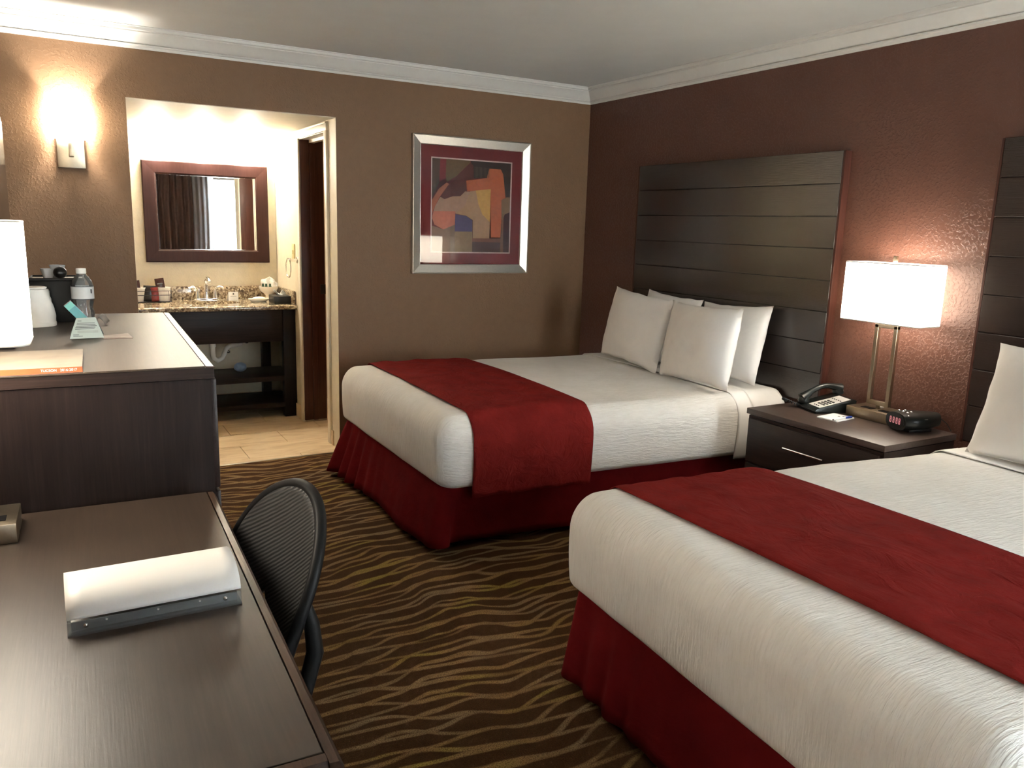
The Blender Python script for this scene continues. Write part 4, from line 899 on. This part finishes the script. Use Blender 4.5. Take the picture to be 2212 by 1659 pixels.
# ---- things on the counter
t = thing('amenity_basket', 'dark wire basket holding cups and packets on the counter', 'basket', (0.600, 6.29, VZ), 0); b = B()
for z in (0.004, 0.052, 0.082): b.tube([(x, y, z) for x, y in rrect(0.265, 0.115, 0.02, 3)]+[rrect(0.265, 0.115, 0.02, 3)[0]+(z,)], 0.0022, 6)
b.build('wire_rim', 'wire', t); b = B()
for x, y in rrect(0.265, 0.115, 0.02, 2): b.tube([(x, y, 0.004), (x, y, 0.082)], 0.0015, 5)
b.build('wire_upright', 'wire', t); B().box(-0.125, 0.125, -0.052, 0.052, 0.002, 0.006).build('bottom_plate', 'wire', t, 0)
def ramekin(label, x):
    t = thing('ramekin', label, 'cup', (x, 6.285, VZ+0.0065), 0, 'ribbed white cups in the basket')
    b = B(); n = 40
    def fn(u, v):
        a = 2*math.pi*u; z = 0.10*v; r = 0.040+0.010*v
        if v < 0.55: r += 0.0012*math.sin(a*30)
        if v > 0.9: r += 0.0015
        return Vector((r*math.cos(a), r*math.sin(a), z))
    g = b.grid(fn, 120, 11, close_u=True); b.bm.faces.new([q[0] for q in g])
    b.build('cup_wall', 'ceramic', t, 60, 0.003); return t
ramekin('ribbed white cup at the right end of the wire basket', 0.680); ramekin('ribbed white cup at the left end of the wire basket', 0.520)
def packet(name, label, loc, w, h, d, tilt, mat, extra=None):
    t = thing(name, label, 'packet', loc, 0); m_ = Matrix.Rotation(R(tilt), 4, 'Y') @ Matrix.Rotation(R(-6), 4, 'X')
    b = B()
    b.grid(lambda u, v: Vector(((u-0.5)*w, -d*math.sin(math.pi*u)**0.6*math.sin(math.pi*v)**0.5*0.5, v*h)), 10, 12); b.grid(lambda u, v: Vector(((u-0.5)*w, d*math.sin(math.pi*u)**0.6*math.sin(math.pi*v)**0.5*0.5, v*h)), 10, 12)
    bmesh.ops.remove_doubles(b.bm, verts=b.bm.verts, dist=1e-5); b.xf(m_); b.build('foil_pouch', mat, t, 60)
    if extra: B().box(-w*0.3, w*0.3, -d*0.62, -d*0.5, h*0.66, h*0.70).xf(m_).build('printed_line', extra, t, 0)
packet('coffee_packet', 'tall dark coffee packet standing in the right white cup', (0.672, 6.285, VZ+0.05), 0.062, 0.12, 0.018, -7, 'packet', 'ink_soft')
packet('coffee_packet', 'dark packet standing in the left white cup, half hidden by the wall', (0.512, 6.285, VZ+0.05), 0.05, 0.105, 0.016, -5, 'packet')
packet('foil_packet', 'dark foil packet leaning in the middle of the wire basket', (0.586, 6.25, VZ+0.008), 0.085, 0.112, 0.03, 3, 'black')
packet('foil_packet', 'dark red foil packet beside the right cup in the wire basket', (0.622, 6.238, VZ+0.008), 0.05, 0.10, 0.02, -2, 'packet_red')

t = thing('counter_card', 'small white folded card standing beside the faucet', 'card', (1.165, 6.26, VZ), 4); b = B()
b.grid(lambda u, v: ((u-0.5)*0.072, 0.03-0.03*(1-abs(2*v-1))+ (0 if v < 0.5 else 0.0) + (0.035 if v > 0.5 else -0.03)*(abs(2*v-1)), 0.066*(1-abs(2*v-1))+0.001), 2, 3)
b.build('folded_card', 'white_paper', t, 0, 0.001)
b = B(); b.box(-0.005, 0.005, -0.0016, -0.0008, 0.046, 0.057); b.box(-0.022, 0.022, -0.0016, -0.0008, 0.034, 0.0362); b.build('printed_mark', 'ink', t, 0)

t = thing('soap_dish', 'white oval soap dish beside the pedestal bowl', 'soap dish', (1.325, 6.14, VZ), 0)
b = B(); b.lathe([(0.050, 0.0), (0.058, 0.004), (0.078, 0.022), (0.076, 0.026), (0.052, 0.010), (0.01, 0.008)], 36); b.xf(Matrix.Diagonal((1, 0.62, 1, 1))); b.build('dish', 'ceramic', t, 60)
b = B(); b.ball((0, 0, 0.024), 0.05, 3, (1.0, 0.62, 0.32)); b.build('soap', 'ceramic', t, 80)
t = thing('pedestal_bowl', 'white pedestal bowl filled with washcloth on the counter', 'bowl', (1.435, 6.300, VZ), 0)
b = B(); b.lathe([(0.036, 0.0), (0.038, 0.006), (0.026, 0.014), (0.022, 0.030), (0.034, 0.048), (0.060, 0.066), (0.070, 0.088), (0.072, 0.104), (0.068, 0.104), (0.062, 0.086), (0.03, 0.060), (0.004, 0.056)], 36); b.build('bowl', 'ceramic', t, 60)
b = B(); b.grid(lambda u, v: Vector((0.012+(u-0.5)*(0.075+0.05*v)+0.008*math.sin(v*6+u*4), 0.012+0.022*math.sin(u*math.pi*5)*(0.4+0.6*v)+0.012*nz(u*4, v*3), 0.078+0.095*v*(0.72+0.28*math.cos((u-0.42)*4.2))+0.008*nz(u*7, v*4, 5))), 40, 12)
b.grid(lambda u, v: Vector((0.006+(u-0.5)*(0.07+0.04*v), -0.008+0.018*math.sin(u*math.pi*4+1)*(0.4+0.6*v), 0.076+0.07*v*(0.8+0.2*math.cos((u-0.6)*5))+0.006*nz(u*6, v*4, 9))), 32, 10)
tag(b.build('washcloth', 'sheet', smooth=70, solid=0.004), 'white washcloth fanned out in the pedestal bowl', 'washcloth', loc=(1.435, 6.300, VZ))
for k, (dx, dy) in enumerate(((-0.046, -0.022), (-0.026, -0.040), (0.002, -0.047))):
    t = thing('toiletry_bottle', 'tiny green toiletry bottle in the pedestal bowl, %s of three' % ('leftmost', 'middle', 'rightmost')[k], 'bottle', (1.435+dx, 6.300+dy, VZ+0.074), 0, 'green toiletry bottles in the bowl')
    B().lathe([(0.009, 0.0), (0.010, 0.004), (0.010, 0.034), (0.006, 0.040)], 14).build('bottle_body', 'green', t, 50); B().lathe([(0.007, 0.040), (0.007, 0.052)], 12).build('cap', 'green', t, 40)
t = thing('tissue_box', 'black tissue box at the right end of the counter', 'tissue box', (1.455, 6.005, VZ), 0)
B().box(-0.062, 0.062, -0.06, 0.115, 0.0, 0.058, 0.006).build('box', 'black', t)
b = B(); b.grid(lambda u, v: Vector(((u-0.5)*0.07+0.012*math.sin(v*5), (0.05*math.sin(u*math.pi*3)*0.3+0.012)*(1-0.3*v)+0.02, 0.056+0.045*v*(0.6+0.4*math.sin(u*math.pi*2.2+0.6)))), 18, 7); b.build('tissue', 'white_paper', t, 60, 0.0012)

t = thing('towel_ring', 'chrome towel ring on the alcove side wall', 'towel ring', (AX1, 5.820, 1.175), 0)
B().lathe([(0.024, 0.0), (0.022, 0.008), (0.012, 0.012), (0.010, 0.05), (0.015, 0.056), (0.004, 0.062)], 20).xf(Matrix.Rotation(R(-90), 4, 'Y')).build('mount', 'chrome', t, 50)
B().tube([(-0.055, 0.052+0.068*math.cos(a), -0.058+0.068*math.sin(a)) for a in [2*math.pi*k/36+0.6 for k in range(37)]], 0.0045, 8).build('ring', 'chrome', t, 80)
t = thing('light_switch', 'ivory light switch plate above the towel ring', 'switch', (AX1, 5.925, 1.17), 0)
B().box(-0.006, 0.0, -0.036, 0.036, 0.0, 0.118, 0.002).build('plate', 'ivory', t); B().box(-0.012, -0.005, -0.006, 0.006, 0.045, 0.072, 0.002).build('toggle', 'ivory', t)
